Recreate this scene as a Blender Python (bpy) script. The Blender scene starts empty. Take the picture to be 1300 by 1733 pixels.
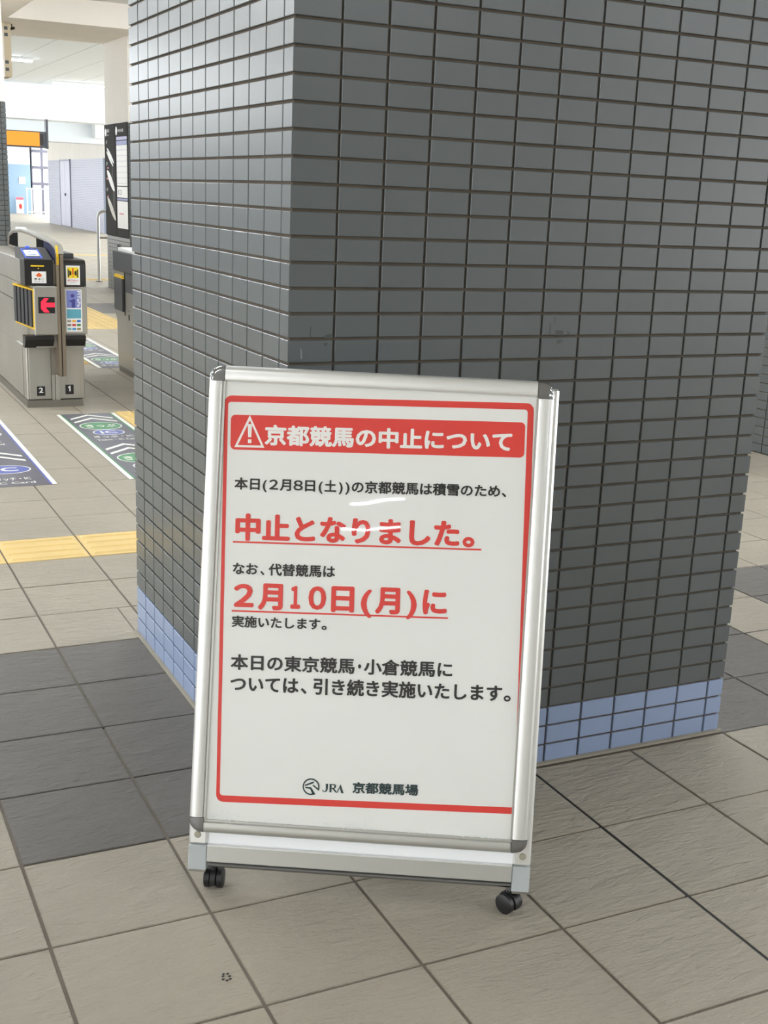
import bpy, bmesh, math, random
from mathutils import Matrix, Vector

random.seed(7)
SC = bpy.context.scene
COL = SC.collection

# ------------------------------------------------------------------ camera
CAM_POS = (-0.88696, -2.29457, 1.32830)
ROW_R = (0.8994104, -0.4350734, 0.0420962)      # image right
ROW_D = (-0.0812460, -0.2610274, -0.9619063)    # image down
ROW_F = (0.4294881, 0.8617284, -0.2701189)      # view direction
F_PX, CX, CY = 2060.28, 667.12, 915.63
cam = bpy.data.cameras.new('camera')
cam_ob = bpy.data.objects.new('camera', cam)
COL.objects.link(cam_ob)
cam_ob.matrix_world = Matrix((
    (ROW_R[0], -ROW_D[0], -ROW_F[0], CAM_POS[0]),
    (ROW_R[1], -ROW_D[1], -ROW_F[1], CAM_POS[1]),
    (ROW_R[2], -ROW_D[2], -ROW_F[2], CAM_POS[2]),
    (0, 0, 0, 1)))
cam.sensor_fit = 'AUTO'
cam.sensor_width = 36.0
cam.lens = F_PX * 36.0 / 1733.0
cam.shift_x = -(CX - 650.0) / 1733.0
cam.shift_y = (CY - 866.5) / 1733.0
cam.clip_start, cam.clip_end = 0.05, 300
SC.camera = cam_ob

# ------------------------------------------------------------------ world, exposure
world = bpy.data.worlds.new('overcast_sky')
SC.world = world
world.use_nodes = True
bg = world.node_tree.nodes['Background']
bg.inputs['Color'].default_value = (0.965, 0.985, 1.0, 1)
bg.inputs['Strength'].default_value = 2.1
SC.view_settings.view_transform = 'Standard'
SC.view_settings.look = 'None'
SC.view_settings.gamma = 1.0
SC.view_settings.use_curve_mapping = False
SC.view_settings.exposure = 1.22
LAMP_STRENGTH = 42.0
HALL_LAMP_STRENGTH = 22.0


# ------------------------------------------------------------------ helpers
def px(p):
    d = [p[i] - CAM_POS[i] for i in range(3)]
    z = sum(d[i] * ROW_F[i] for i in range(3))
    if z < 0.05:
        return None
    return (CX + F_PX * sum(d[i] * ROW_R[i] for i in range(3)) / z,
            CY + F_PX * sum(d[i] * ROW_D[i] for i in range(3)) / z, z)


def lin(c):
    return tuple((x / 255 / 12.92) if x / 255 <= 0.04045 else ((x / 255 + 0.055) / 1.055) ** 2.4 for x in c)


def mat(name, rgb, rough=0.5, metal=0.0, coat=0.0, emit=0.0, vary=0.0, spec=0.5, bump=None, var_scale=0.0, var_amt=0.0, aniso=None):
    """Principled material; rgb is an sRGB triple. vary: brightness scatter per object / island. bump=(scale, strength, distance, detail)."""
    m = bpy.data.materials.new(name)
    m.use_nodes = True
    nt = m.node_tree
    b = nt.nodes['Principled BSDF']
    c = lin(rgb)
    b.inputs['Base Color'].default_value = (*c, 1)
    b.inputs['Roughness'].default_value = rough
    b.inputs['Metallic'].default_value = metal
    b.inputs['Specular IOR Level'].default_value = spec
    b.inputs['Coat Weight'].default_value = coat
    b.inputs['Coat Roughness'].default_value = 0.06
    if emit:
        b.inputs['Emission Color'].default_value = (*c, 1)
        b.inputs['Emission Strength'].default_value = emit
    geo = nt.nodes.new('ShaderNodeNewGeometry')
    if vary or var_amt:
        hsv = nt.nodes.new('ShaderNodeHueSaturation')
        hsv.inputs['Color'].default_value = (*c, 1)
        val = nt.nodes.new('ShaderNodeValue')
        val.outputs[0].default_value = 1.0
        last = val.outputs[0]
        if vary:
            oi = nt.nodes.new('ShaderNodeObjectInfo')
            add = nt.nodes.new('ShaderNodeMath'); add.operation = 'ADD'
            nt.links.new(oi.outputs['Random'], add.inputs[0])
            nt.links.new(geo.outputs['Random Per Island'], add.inputs[1])
            fr = nt.nodes.new('ShaderNodeMath'); fr.operation = 'FRACT'
            nt.links.new(add.outputs[0], fr.inputs[0])
            mr = nt.nodes.new('ShaderNodeMapRange')
            mr.inputs['To Min'].default_value = 1 - vary
            mr.inputs['To Max'].default_value = 1 + vary
            nt.links.new(fr.outputs[0], mr.inputs['Value'])
            last = mr.outputs['Result']
        if var_amt:
            n = nt.nodes.new('ShaderNodeTexNoise')
            n.inputs['Scale'].default_value = var_scale
            n.inputs['Detail'].default_value = 6
            nt.links.new(geo.outputs['Position'], n.inputs['Vector'])
            mr2 = nt.nodes.new('ShaderNodeMapRange')
            mr2.inputs['From Min'].default_value = 0.3
            mr2.inputs['From Max'].default_value = 0.7
            mr2.inputs['To Min'].default_value = 1 - var_amt
            mr2.inputs['To Max'].default_value = 1 + var_amt
            nt.links.new(n.outputs['Fac'], mr2.inputs['Value'])
            mu = nt.nodes.new('ShaderNodeMath'); mu.operation = 'MULTIPLY'
            nt.links.new(last, mu.inputs[0]); nt.links.new(mr2.outputs['Result'], mu.inputs[1])
            last = mu.outputs[0]
        nt.links.new(last, hsv.inputs['Value'])
        nt.links.new(hsv.outputs['Color'], b.inputs['Base Color'])
    if bump:
        scale, strength, dist, detail = bump
        n = nt.nodes.new('ShaderNodeTexNoise')
        n.inputs['Scale'].default_value = scale
        n.inputs['Detail'].default_value = detail
        n.inputs['Roughness'].default_value = 0.6
        vec = geo.outputs['Position']
        if aniso:
            mp = nt.nodes.new('ShaderNodeMapping')
            mp.inputs['Scale'].default_value = aniso
            nt.links.new(vec, mp.inputs['Vector'])
            vec = mp.outputs['Vector']
        nt.links.new(vec, n.inputs['Vector'])
        bp = nt.nodes.new('ShaderNodeBump')
        bp.inputs['Strength'].default_value = strength
        bp.inputs['Distance'].default_value = dist
        nt.links.new(n.outputs['Fac'], bp.inputs['Height'])
        nt.links.new(bp.outputs['Normal'], b.inputs['Normal'])
    return m


class MB:
    """Collects vertices and faces; build() links them as ONE mesh object."""
    def __init__(self, fn=None):
        self.v, self.f, self.fn = [], [], fn

    def add(self, vs, fs):
        o = len(self.v)
        self.v += [tuple(self.fn(*p)) if self.fn else tuple(p) for p in vs]
        self.f += [tuple(o + i for i in f) for f in fs]
        return self

    def box(self, x0, x1, y0, y1, z0, z1, c=0.0):
        if c <= 0:
            vs = [(x, y, z) for x in (x0, x1) for y in (y0, y1) for z in (z0, z1)]
            return self.add(vs, [(0, 1, 3, 2), (4, 6, 7, 5), (0, 4, 5, 1), (2, 3, 7, 6), (0, 2, 6, 4), (1, 5, 7, 3)])
        X, Y, Z = (x0, x1), (y0, y1), (z0, z1)
        vs, idx = [], {}
        for i in (0, 1):
            for j in (0, 1):
                for k in (0, 1):
                    p = (X[i], Y[j], Z[k]); s = (1 - 2 * i, 1 - 2 * j, 1 - 2 * k)
                    for a in range(3):          # vertex lying on the face of axis a
                        q = [p[b] + (s[b] * c if b != a else 0) for b in range(3)]
                        idx[(i, j, k, a)] = len(vs); vs.append(tuple(q))
        fs = []
        for a in range(3):
            o1, o2 = (a + 1) % 3, (a + 2) % 3
            for s in (0, 1):
                loop = []
                for (u, w) in ((0, 0), (1, 0), (1, 1), (0, 1)):
                    t = [0, 0, 0]; t[a] = s; t[o1] = u; t[o2] = w
                    loop.append(idx[(*t, a)])
                fs.append(tuple(loop if s else loop[::-1]))
        for a in range(3):                       # edges along axis a
            o1, o2 = (a + 1) % 3, (a + 2) % 3
            for u in (0, 1):
                for w in (0, 1):
                    t0 = [0, 0, 0]; t0[o1] = u; t0[o2] = w
                    t1 = list(t0); t1[a] = 1
                    q = (idx[(*t0, o1)], idx[(*t1, o1)], idx[(*t1, o2)], idx[(*t0, o2)])
                    fs.append(q if (u != w) else q[::-1])
        for i in (0, 1):
            for j in (0, 1):
                for k in (0, 1):
                    q = tuple(idx[(i, j, k, a)] for a in range(3))
                    fs.append(q if (i + j + k) % 2 else q[::-1])
        return self.add(vs, fs)

    def prism(self, pts, a, b, axis='y'):
        """Closed polygon (2-D points) swept along an axis between a and b."""
        def P(p, d):
            return {'y': (p[0], d, p[1]), 'x': (d, p[0], p[1]), 'z': (p[0], p[1], d)}[axis]
        n = len(pts)
        vs = [P(p, a) for p in pts] + [P(p, b) for p in pts]
        fs = [tuple(range(n)), tuple(range(2 * n - 1, n - 1, -1))]
        fs += [(i, i + n, (i + 1) % n + n, (i + 1) % n) for i in range(n)]
        return self.add(vs, fs)

    def cyl(self, p0, p1, r, n=16, r1=None):
        p0, p1 = Vector(p0), Vector(p1)
        d = (p1 - p0).normalized()
        u = d.orthogonal().normalized(); w = d.cross(u)
        r1 = r if r1 is None else r1
        vs = []
        for p, q in ((p0, r), (p1, r1)):
            vs += [tuple(p + u * (q * math.cos(2 * math.pi * i / n)) + w * (q * math.sin(2 * math.pi * i / n))) for i in range(n)]
        fs = [(i, (i + 1) % n, (i + 1) % n + n, i + n) for i in range(n)]
        fs += [tuple(range(n - 1, -1, -1)), tuple(range(n, 2 * n))]
        return self.add(vs, fs)

    def tube(self, path, r, n=12):
        path = [Vector(p) for p in path]
        vs, fs = [], []
        u = None
        for i, p in enumerate(path):
            d = (path[min(i + 1, len(path) - 1)] - path[max(i - 1, 0)]).normalized()
            if u is None:
                u = d.orthogonal().normalized()
            u = (u - d * u.dot(d)).normalized(); w = d.cross(u)
            vs += [tuple(p + u * (r * math.cos(2 * math.pi * k / n)) + w * (r * math.sin(2 * math.pi * k / n))) for k in range(n)]
        for i in range(len(path) - 1):
            fs += [(i * n + k, i * n + (k + 1) % n, (i + 1) * n + (k + 1) % n, (i + 1) * n + k) for k in range(n)]
        fs += [tuple(range(n - 1, -1, -1)), tuple((len(path) - 1) * n + k for k in range(n))]
        return self.add(vs, fs)

    def flat(self, pts):
        return self.add(pts, [tuple(range(len(pts)))])

    def strip(self, outer, inner, closed=True):
        n = len(outer)
        m = n if closed else n - 1
        return self.add(list(outer) + list(inner), [(i, (i + 1) % n, (i + 1) % n + n, i + n) for i in range(m)])

    def mesh(self, name, m, smooth=False):
        me = bpy.data.meshes.new(name)
        me.from_pydata(self.v, [], self.f)
        bm = bmesh.new(); bm.from_mesh(me)
        bmesh.ops.recalc_face_normals(bm, faces=bm.faces)
        bm.to_mesh(me); bm.free()
        me.materials.append(m)
        if smooth:
            me.polygons.foreach_set('use_smooth', [True] * len(me.polygons))
            try:
                me.set_sharp_from_angle(angle=math.radians(40))
            except Exception:
                pass
        return me

    def build(self, name, m, parent=None, smooth=False, kind=None):
        o = bpy.data.objects.new(name, self.mesh(name, m, smooth))
        COL.objects.link(o)
        if parent:
            o.parent = parent
        if kind:
            o['kind'] = kind
        return o


def inst(name, me, parent, loc, rz=0.0):
    o = bpy.data.objects.new(name, me)
    COL.objects.link(o)
    o.parent = parent
    o.location = loc
    if rz:
        o.rotation_euler = (0, 0, rz)
    return o


def thing(name, label, cat, loc=(0, 0, 0), rz=0.0, group=None, kind=None):
    o = bpy.data.objects.new(name, None)
    COL.objects.link(o)
    o.empty_display_size = 0.1
    o.location = loc; o.rotation_euler = (0, 0, rz)
    if label:
        o['label'] = label
    if cat:
        o['category'] = cat
    if group:
        o['group'] = group
    if kind:
        o['kind'] = kind
    return o


def at(o):
    """Builder whose coordinates are world ones, made local to an unrotated thing."""
    l = o.location.copy()
    return MB(lambda x, y, z: (x - l.x, y - l.y, z - l.z))


_tc = {}


def glyphs(s, bold=0.0, xr=1.0):
    """Flat text as (verts 2-D, faces), from the built-in font; bold widens strokes by laying shifted outlines over each other."""
    if (s, bold, xr) in _tc:
        return _tc[(s, bold, xr)]
    if (s, 0) not in _tc:
        cu = bpy.data.curves.new('glyphs', 'FONT')
        cu.body = s; cu.dimensions = '2D'; cu.fill_mode = 'BOTH'; cu.resolution_u = 3
        o = bpy.data.objects.new('glyphs', cu)
        COL.objects.link(o)
        dg = bpy.context.evaluated_depsgraph_get()
        me = bpy.data.meshes.new_from_object(o.evaluated_get(dg))
        _tc[(s, 0)] = ([(v.co.x, v.co.y, 0) for v in me.vertices], [tuple(p.vertices) for p in me.polygons])
        bpy.data.objects.remove(o); bpy.data.curves.remove(cu); bpy.data.meshes.remove(me)
    vs, fs = _tc[(s, 0)]
    if bold:
        V, F = [], []
        for k in range(8):
            dx, dy = xr * bold * math.cos(k * math.pi / 4), 0.85 * bold * math.sin(k * math.pi / 4)
            o = len(V)
            V += [(p[0] + dx, p[1] + dy, k) for p in vs]
            F += [tuple(o + i for i in f) for f in fs]
        vs, fs = V, F
    _tc[(s, bold, xr)] = (vs, fs)
    return _tc[(s, bold, xr)]


def bbox(vs):
    xs = [p[0] for p in vs]; ys = [p[1] for p in vs]
    return min(xs), max(xs), min(ys), max(ys)


def put_text(mb, s, x0, x1, y0, y1, place, bold=0.0):
    """Text stretched to the ink box x0..x1, y0..y1 of a plane; place(a, b) -> point."""
    vs, fs = glyphs(s, bold)
    a0, a1, b0, b1 = bbox(vs)
    pts = [Vector(place(x0 + (p[0] - a0) / (a1 - a0) * (x1 - x0), y0 + (p[1] - b0) / (b1 - b0) * (y1 - y0))) for p in vs]
    o = Vector(place(x0, y0))
    nrm = (Vector(place(x1, y0)) - o).cross(Vector(place(x0, y1)) - o).normalized() * 4e-5   # each copy a hair in front of the last
    mb.add([tuple(q + nrm * p[2]) for q, p in zip(pts, vs)], fs)
    return mb


def rrect(x0, x1, y0, y1, r, n=6):
    out = []
    for cx, cy, a in ((x1 - r, y1 - r, 0), (x0 + r, y1 - r, 90), (x0 + r, y0 + r, 180), (x1 - r, y0 + r, 270)):
        for i in range(n + 1):
            t = math.radians(a + 90 * i / n)
            out.append((cx + r * math.cos(t), cy + r * math.sin(t)))
    return out


def ellipse(cx, cy, rx, ry, n=40, a0=0, a1=360):
    return [(cx + rx * math.cos(math.radians(a0 + (a1 - a0) * i / n)), cy + ry * math.sin(math.radians(a0 + (a1 - a0) * i / n))) for i in range(n + (0 if a1 - a0 == 360 else 1))]


# ------------------------------------------------------------------ materials
M_tile = mat('slate_grey_glazed_tile', (86, 91, 92), 0.28, vary=0.035, bump=(60, 0.06, 0.002, 3), var_scale=3, var_amt=0.03)
M_blue = mat('blue_glazed_tile', (138, 154, 184), 0.30, vary=0.03, bump=(60, 0.06, 0.002, 3))
M_grout = mat('dark_brown_grout', (84, 76, 65), 0.9, var_scale=8, var_amt=0.15)


def slate(name, rgb, rough, lo):
    """Split-slate floor tile: creased relief from distorted, stretched noise."""
    m = mat(name, rgb, rough, vary=0.03, var_scale=2.2, var_amt=0.06, spec=0.45)
    nt = m.node_tree
    b = nt.nodes['Principled BSDF']
    geo = [n for n in nt.nodes if n.type == 'NEW_GEOMETRY'][0]
    mp = nt.nodes.new('ShaderNodeMapping')
    mp.inputs['Rotation'].default_value = (0, 0, 0.35)
    mp.inputs['Scale'].default_value = (0.45, 1.3, 1)
    nt.links.new(geo.outputs['Position'], mp.inputs['Vector'])
    n1 = nt.nodes.new('ShaderNodeTexNoise')
    n1.inputs['Scale'].default_value = 30; n1.inputs['Detail'].default_value = 5
    n1.inputs['Roughness'].default_value = 0.55; n1.inputs['Distortion'].default_value = 0.55
    nt.links.new(mp.outputs['Vector'], n1.inputs['Vector'])
    rid = nt.nodes.new('ShaderNodeMath'); rid.operation = 'SUBTRACT'; rid.inputs[1].default_value = 0.5
    nt.links.new(n1.outputs['Fac'], rid.inputs[0])
    ab = nt.nodes.new('ShaderNodeMath'); ab.operation = 'ABSOLUTE'
    nt.links.new(rid.outputs[0], ab.inputs[0])
    n2 = nt.nodes.new('ShaderNodeTexNoise')
    n2.inputs['Scale'].default_value = 17; n2.inputs['Detail'].default_value = 10; n2.inputs['Roughness'].default_value = 0.68
    nt.links.new(mp.outputs['Vector'], n2.inputs['Vector'])
    mx = nt.nodes.new('ShaderNodeMath'); mx.operation = 'MULTIPLY_ADD'; mx.inputs[1].default_value = 0.7
    nt.links.new(ab.outputs[0], mx.inputs[0]); nt.links.new(n2.outputs['Fac'], mx.inputs[2])
    bp = nt.nodes.new('ShaderNodeBump')
    bp.inputs['Strength'].default_value = 1.0
    bp.inputs['Distance'].default_value = lo * 4.5
    nt.links.new(mx.outputs[0], bp.inputs['Height'])
    nt.links.new(bp.outputs['Normal'], b.inputs['Normal'])
    return m


M_floor = slate('beige_split_slate_tile', (184, 175, 157), 0.42, 0.0075)
M_dark = slate('charcoal_split_slate_tile', (116, 111, 105), 0.40, 0.0075)
M_fgrout = mat('floor_grout', (112, 104, 94), 0.9, var_scale=9, var_amt=0.15)
M_seal = mat('black_expansion_sealant', (28, 28, 26), 0.6)
M_yellow = mat('yellow_tactile_paving', (219, 190, 124), 0.55, vary=0.02, var_scale=5, var_amt=0.05)
M_cream = mat('cream_painted_plaster', (238, 233, 225), 0.7, var_scale=2, var_amt=0.02)
M_ceil = mat('ceiling_board', (226, 227, 225), 0.8)
M_hallw = mat('white_hall_ceiling', (240, 247, 254), 0.8)
M_seam = mat('ceiling_seam', (196, 204, 212), 0.8)
M_alu = mat('brushed_aluminium', (222, 223, 221), 0.30, metal=0.7, bump=(220, 0.05, 0.001, 2), aniso=(0.05, 1, 1))
M_alud = mat('satin_aluminium_rail', (186, 186, 181), 0.36, metal=0.6)
M_chrome = mat('polished_chrome', (158, 160, 165), 0.07, metal=1.0)
M_cap = mat('grey_plastic_cap', (172, 178, 180), 0.45)
M_whitep = mat('white_board', (244, 247, 250), 0.5)
M_paper = mat('white_paper', (233, 235, 233), 0.6, var_scale=5, var_amt=0.012)
M_red = mat('red_print', (222, 58, 50), 0.55)
M_black = mat('black_print', (30, 28, 28), 0.6)
M_green = mat('dark_green_print', (28, 56, 58), 0.6)
M_rubber = mat('black_rubber', (22, 22, 23), 0.45)
M_rivet = mat('dull_rivet', (160, 156, 140), 0.45, metal=0.5)
M_steel = mat('stainless_steel', (178, 175, 167), 0.33, metal=0.75, bump=(90, 0.05, 0.002, 2), aniso=(1, 1, 0.1), var_scale=4, var_amt=0.06)
M_steeld = mat('dark_steel', (132, 128, 120), 0.4, metal=0.7)
M_bronze = mat('bronze_anodised_post', (140, 128, 112), 0.35, metal=0.6)
M_gblack = mat('black_plastic', (26, 25, 25), 0.35)
M_gdark = mat('charcoal_plastic', (72, 74, 76), 0.45)
M_gyel = mat('yellow_edge', (240, 196, 30), 0.45)
M_glabel = mat('white_label', (240, 240, 238), 0.4)
M_orange = mat('orange_print', (238, 108, 44), 0.5)
M_ledred = mat('red_led', (255, 26, 50), 0.5, emit=0.8)
M_scrblue = mat('reader_blue', (70, 100, 225), 0.4, emit=0.35)
M_scrwhite = mat('reader_display', (238, 244, 246), 0.3, emit=0.25)
M_violet = mat('violet_print', (124, 132, 196), 0.5)
M_navy = mat('navy_print', (66, 66, 140), 0.5)
M_teal = mat('teal_print', (92, 162, 182), 0.5)
M_pink = mat('pink_print', (222, 110, 130), 0.5)
M_matgrey = mat('grey_floor_film', (96, 95, 106), 0.38, var_scale=9, var_amt=0.10)
M_matwhite = mat('white_floor_print', (244, 244, 234), 0.4)
M_matgreen = mat('green_floor_print', (70, 140, 92), 0.4)
M_matblue = mat('blue_floor_print', (84, 98, 176), 0.4)
M_poster = mat('charcoal_poster', (68, 68, 68), 0.8, spec=0.12)
M_sensor = mat('black_sensor_window', (16, 16, 17), 0.8, spec=0.05)
M_lamp = mat('concourse_lamp_diffuser', (246, 250, 255), 0.4, emit=LAMP_STRENGTH)
M_lamp2 = mat('hall_lamp_diffuser', (236, 246, 255), 0.4, emit=HALL_LAMP_STRENGTH)
M_signor = mat('orange_sign_face', (250, 140, 34), 0.4, emit=0.12)
M_signdk = mat('dark_sign_case', (70, 74, 80), 0.4)
M_lilac = mat('pale_lilac_tile', (178, 180, 196), 0.4, vary=0.02)
M_lilacg = mat('lilac_grout', (140, 142, 160), 0.7)
M_bluewall = mat('pale_blue_wall', (150, 178, 204), 0.5)
M_beigebox = mat('beige_metal_box', (206, 192, 164), 0.5)
M_glass = bpy.data.materials.new('window_glass')
M_glass.use_nodes = True
_nt = M_glass.node_tree
_nt.nodes.remove(_nt.nodes['Principled BSDF'])


def clear_film(nt, rough, tint, ior):
    out = [n for n in nt.nodes if n.type == 'OUTPUT_MATERIAL'][0]
    tr = nt.nodes.new('ShaderNodeBsdfTransparent'); tr.inputs['Color'].default_value = (*tint, 1)
    gl = nt.nodes.new('ShaderNodeBsdfGlossy'); gl.inputs['Roughness'].default_value = rough
    fr = nt.nodes.new('ShaderNodeFresnel'); fr.inputs['IOR'].default_value = ior
    mx = nt.nodes.new('ShaderNodeMixShader')
    ge = nt.nodes.new('ShaderNodeNewGeometry')           # same index seen from either side of the thin sheet
    ma = nt.nodes.new('ShaderNodeMath'); ma.operation = 'MULTIPLY_ADD'
    ma.inputs[1].default_value = 1.0 / ior - ior; ma.inputs[2].default_value = ior
    nt.links.new(ge.outputs['Backfacing'], ma.inputs[0]); nt.links.new(ma.outputs[0], fr.inputs['IOR'])
    nt.links.new(fr.outputs[0], mx.inputs[0]); nt.links.new(tr.outputs[0], mx.inputs[1]); nt.links.new(gl.outputs[0], mx.inputs[2])
    nt.links.new(mx.outputs[0], out.inputs['Surface'])
    return gl, fr


clear_film(_nt, 0.02, (0.95, 0.97, 0.98), 1.45)
M_film = bpy.data.materials.new('clear_cover_film')
M_film.use_nodes = True
_nt = M_film.node_tree
_nt.nodes.remove(_nt.nodes['Principled BSDF'])
_gl, _fr = clear_film(_nt, 0.015, (0.985, 0.985, 0.98), 1.38)
_g = _nt.nodes.new('ShaderNodeNewGeometry'); _n = _nt.nodes.new('ShaderNodeTexNoise'); _n.inputs['Scale'].default_value = 5
_b = _nt.nodes.new('ShaderNodeBump'); _b.inputs['Strength'].default_value = 0.08; _b.inputs['Distance'].default_value = 0.004
_nt.links.new(_g.outputs['Position'], _n.inputs['Vector']); _nt.links.new(_n.outputs['Fac'], _b.inputs['Height'])
_nt.links.new(_b.outputs['Normal'], _gl.inputs['Normal'])
M_drop = mat('water_drops', (236, 240, 242), 0.05, spec=0.8)

# ================================================================== tiled columns
P_, R_, SIDE, CEIL = 0.0995, 0.05, 12.5 * 0.0995, 3.38
G_ = 0.0055
TD = 0.007            # tile thickness


def tile_mesh(name, w, h, m, ch=0.0012):
    """Tile lying in XZ, front towards -Y, its face plane at y = 0, lower left at the origin."""
    b = MB()
    vs = [(0, TD, 0), (w, TD, 0), (w, TD, h), (0, TD, h),
          (0, ch, 0), (w, ch, 0), (w, ch, h), (0, ch, h),
          (ch, 0, ch), (w - ch, 0, ch), (w - ch, 0, h - ch), (ch, 0, h - ch)]
    fs = [(8, 9, 10, 11)] + [(i, (i + 1) % 4, (i + 1) % 4 + 4, i + 4) for i in range(4)] + \
         [(i + 4, (i + 1) % 4 + 4, (i + 1) % 4 + 8, i + 8) for i in range(4)]
    b.add(vs, fs)
    return b.mesh(name, m)


def corner_mesh(name, m, ch=0.0012):
    """L-shaped corner tile: long leg on the front, half leg round the side (towards +Y)."""
    lw, sw, h = P_ - G_ / 2, P_ / 2 - G_ / 2, R_ - G_

    def ring(z, e):
        return [(lw, e, z), (e, e, z), (e, sw, z), (TD, sw, z), (TD, TD, z), (lw, TD, z)]
    b = MB()
    n = 6
    vs = ring(0, ch) + ring(ch, 0) + ring(h - ch, 0) + ring(h, ch)
    fs = [(k * n + i, k * n + (i + 1) % n, (k + 1) * n + (i + 1) % n, (k + 1) * n + i) for k in range(3) for i in range(n)]
    fs += [tuple(range(n)), tuple(range(3 * n, 4 * n))]
    b.add(vs, fs)
    return b.mesh(name, m)


TM = {False: tile_mesh('wall_tile', P_ - G_, R_ - G_, M_tile), True: tile_mesh('base_tile', P_ - G_, R_ - G_, M_blue)}
CM = {False: corner_mesh('corner_tile', M_tile), True: corner_mesh('base_corner_tile', M_blue)}


def face_frame(f, x0, y0, s=SIDE):
    """Origin, angle of face f (0 front -Y, 1 right +X, 2 back +Y, 3 left -X), each running from its own long corner tile."""
    return [((x0, y0), 0.0), ((x0 + s, y0), math.pi / 2), ((x0 + s, y0 + s), math.pi), ((x0, y0 + s), 1.5 * math.pi)][f]


BOARD_HULL = [(352, 622), (942, 648), (902, 1505), (320, 1470)]


def in_poly(x, y, poly):
    s = None
    for i in range(len(poly)):
        a, b = poly[i], poly[(i + 1) % len(poly)]
        c = (b[0] - a[0]) * (y - a[1]) - (b[1] - a[1]) * (x - a[0])
        if s is None:
            s = c > 0
        elif (c > 0) != s:
            return False
    return True


def column(name, x0, y0, label, top, base_rows, singles):
    root = thing(name, label, 'column', (x0, y0, 0), kind='structure')
    core = MB(); e = TD - 0.0015
    core.box(e, SIDE - e, e, SIDE - e, 0, CEIL).build('grout_core', M_grout, root)
    rows = int(round(top / R_))
    cand = []
    rest = {False: MB(), True: MB()}
    for f in range(4):
        (ox, oy), ang = face_frame(f, 0, 0)
        ca, sa = math.cos(ang), math.sin(ang)
        for r in range(rows):
            for i in range(0, 12):
                blue = r < base_rows
                a = 0.0 if i == 0 else i * P_ + G_ / 2
                z = r * R_ + G_ / 2
                loc = (ox + a * ca, oy + a * sa, z)
                vis = None
                if singles and f in (0, 3):
                    aa = a + P_ / 2
                    q = px((x0 + ox + aa * ca, y0 + oy + aa * sa, z + R_ / 2))
                    if q and -5 < q[0] < 1305 and -20 < q[1] < 1750 and not in_poly(q[0], q[1], BOARD_HULL):
                        vis = (1.0 if f == 0 else 0.35) / q[2] ** 2
                    elif i == 0 and q and (f == 0 or f == 3) and 0 < q[0] < 1300 and -10 < q[1] < 1250:
                        vis = 0.01
                if singles and f == 1 and i == 0 and r < 37:
                    vis = 0.02
                cand.append((vis, f, i, r, blue, loc, ang))
    flat = sorted([c for c in cand if c[0] and c[2] and not c[4]], key=lambda c: -c[0])[:300]
    keep = set(id(c) for c in flat) | set(id(c) for c in cand if c[0] and (c[2] == 0 or c[4]))
    for c in cand:
        vis, f, i, r, blue, loc, ang = c
        me = CM[blue] if i == 0 else TM[blue]
        if id(c) in keep:
            inst(me.name.split('.')[0], me, root, loc, ang)
        else:
            ca, sa = math.cos(ang), math.sin(ang)
            rest[blue].add([(loc[0] + v.co.x * ca - v.co.y * sa, loc[1] + v.co.x * sa + v.co.y * ca, loc[2] + v.co.z) for v in me.vertices],
                           [tuple(p.vertices) for p in me.polygons])
    rest[False].build('wall_tiles', M_tile, root, kind='stuff')
    if rest[True].v:
        rest[True].build('base_tiles', M_blue, root, kind='stuff')
    if top < CEIL - 0.2:
        MB().box(0.004, SIDE - 0.004, 0.004, SIDE - 0.004, top + 0.004, CEIL).build('plaster_top', M_cream, root)
    return root


C_MAIN = (0.0, 0.0)
C_LEFT = (-0.04, 11.05)
C_POST = (3.05, 13.51)
C_RIGHT = (4.10, 2.35)
column('tiled_column', *C_MAIN, 'square grey tiled column with three blue tile rows at its foot, behind the notice board', CEIL, 3, True)
column('tiled_column', *C_LEFT, 'grey tiled column with cream plaster top at the left picture edge behind the ticket gate', 2.10, 0, False)
column('tiled_column', *C_POST, 'grey tiled column with cream top carrying two charcoal wall posters beyond the gates', 2.10, 0, False)
column('tiled_column', *C_RIGHT, 'grey tiled column seen as a sliver past the right side of the blue-footed column', CEIL, 0, False)
COLUMNS = [(c[0] - 0.004, c[0] + SIDE + 0.004, c[1] - 0.004, c[1] + SIDE + 0.004) for c in (C_MAIN, C_LEFT, C_POST, C_RIGHT)]

# smudges and scratches left on two tiles of the front face
def face_at(x, y):
    d = [(x - CX) / F_PX * ROW_R[i] + (y - CY) / F_PX * ROW_D[i] + ROW_F[i] for i in range(3)]
    t = (-0.0003 - CAM_POS[1]) / d[1]
    return CAM_POS[0] + t * d[0], -0.0003, CAM_POS[2] + t * d[2]


col0 = [o for o in bpy.data.objects if o.name == 'tiled_column'][0]
M_smudge = mat('dark_smudge', (66, 68, 66), 0.5)
for poly in ([(550, 567), (560, 564.5), (562, 566), (560, 572), (550, 573)], [(548, 581), (555, 580), (552, 586), (549, 586)],
             [(525.5, 552), (527, 552), (526, 572), (523.5, 572)],
             [(940, 559), (952, 559), (955, 567.5), (940.5, 567.5)], [(943, 575), (955, 574.5), (948, 581), (942, 583)],
             [(959, 560), (963, 561), (964, 566), (961, 566)], [(931, 547), (932.5, 547), (931.5, 567), (929.5, 567)], [(938.5, 536), (940.5, 536), (939.5, 548), (938.5, 548)]):
    MB().flat([face_at(*p) for p in poly]).build('smudge', M_smudge, col0)
MB().flat([face_at(*p) for p in [(509, 590), (510.2, 590), (510.8, 607), (509.4, 607)]]).build('scratch', mat('pale_scratch', (150, 152, 150), 0.6), col0)

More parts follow.
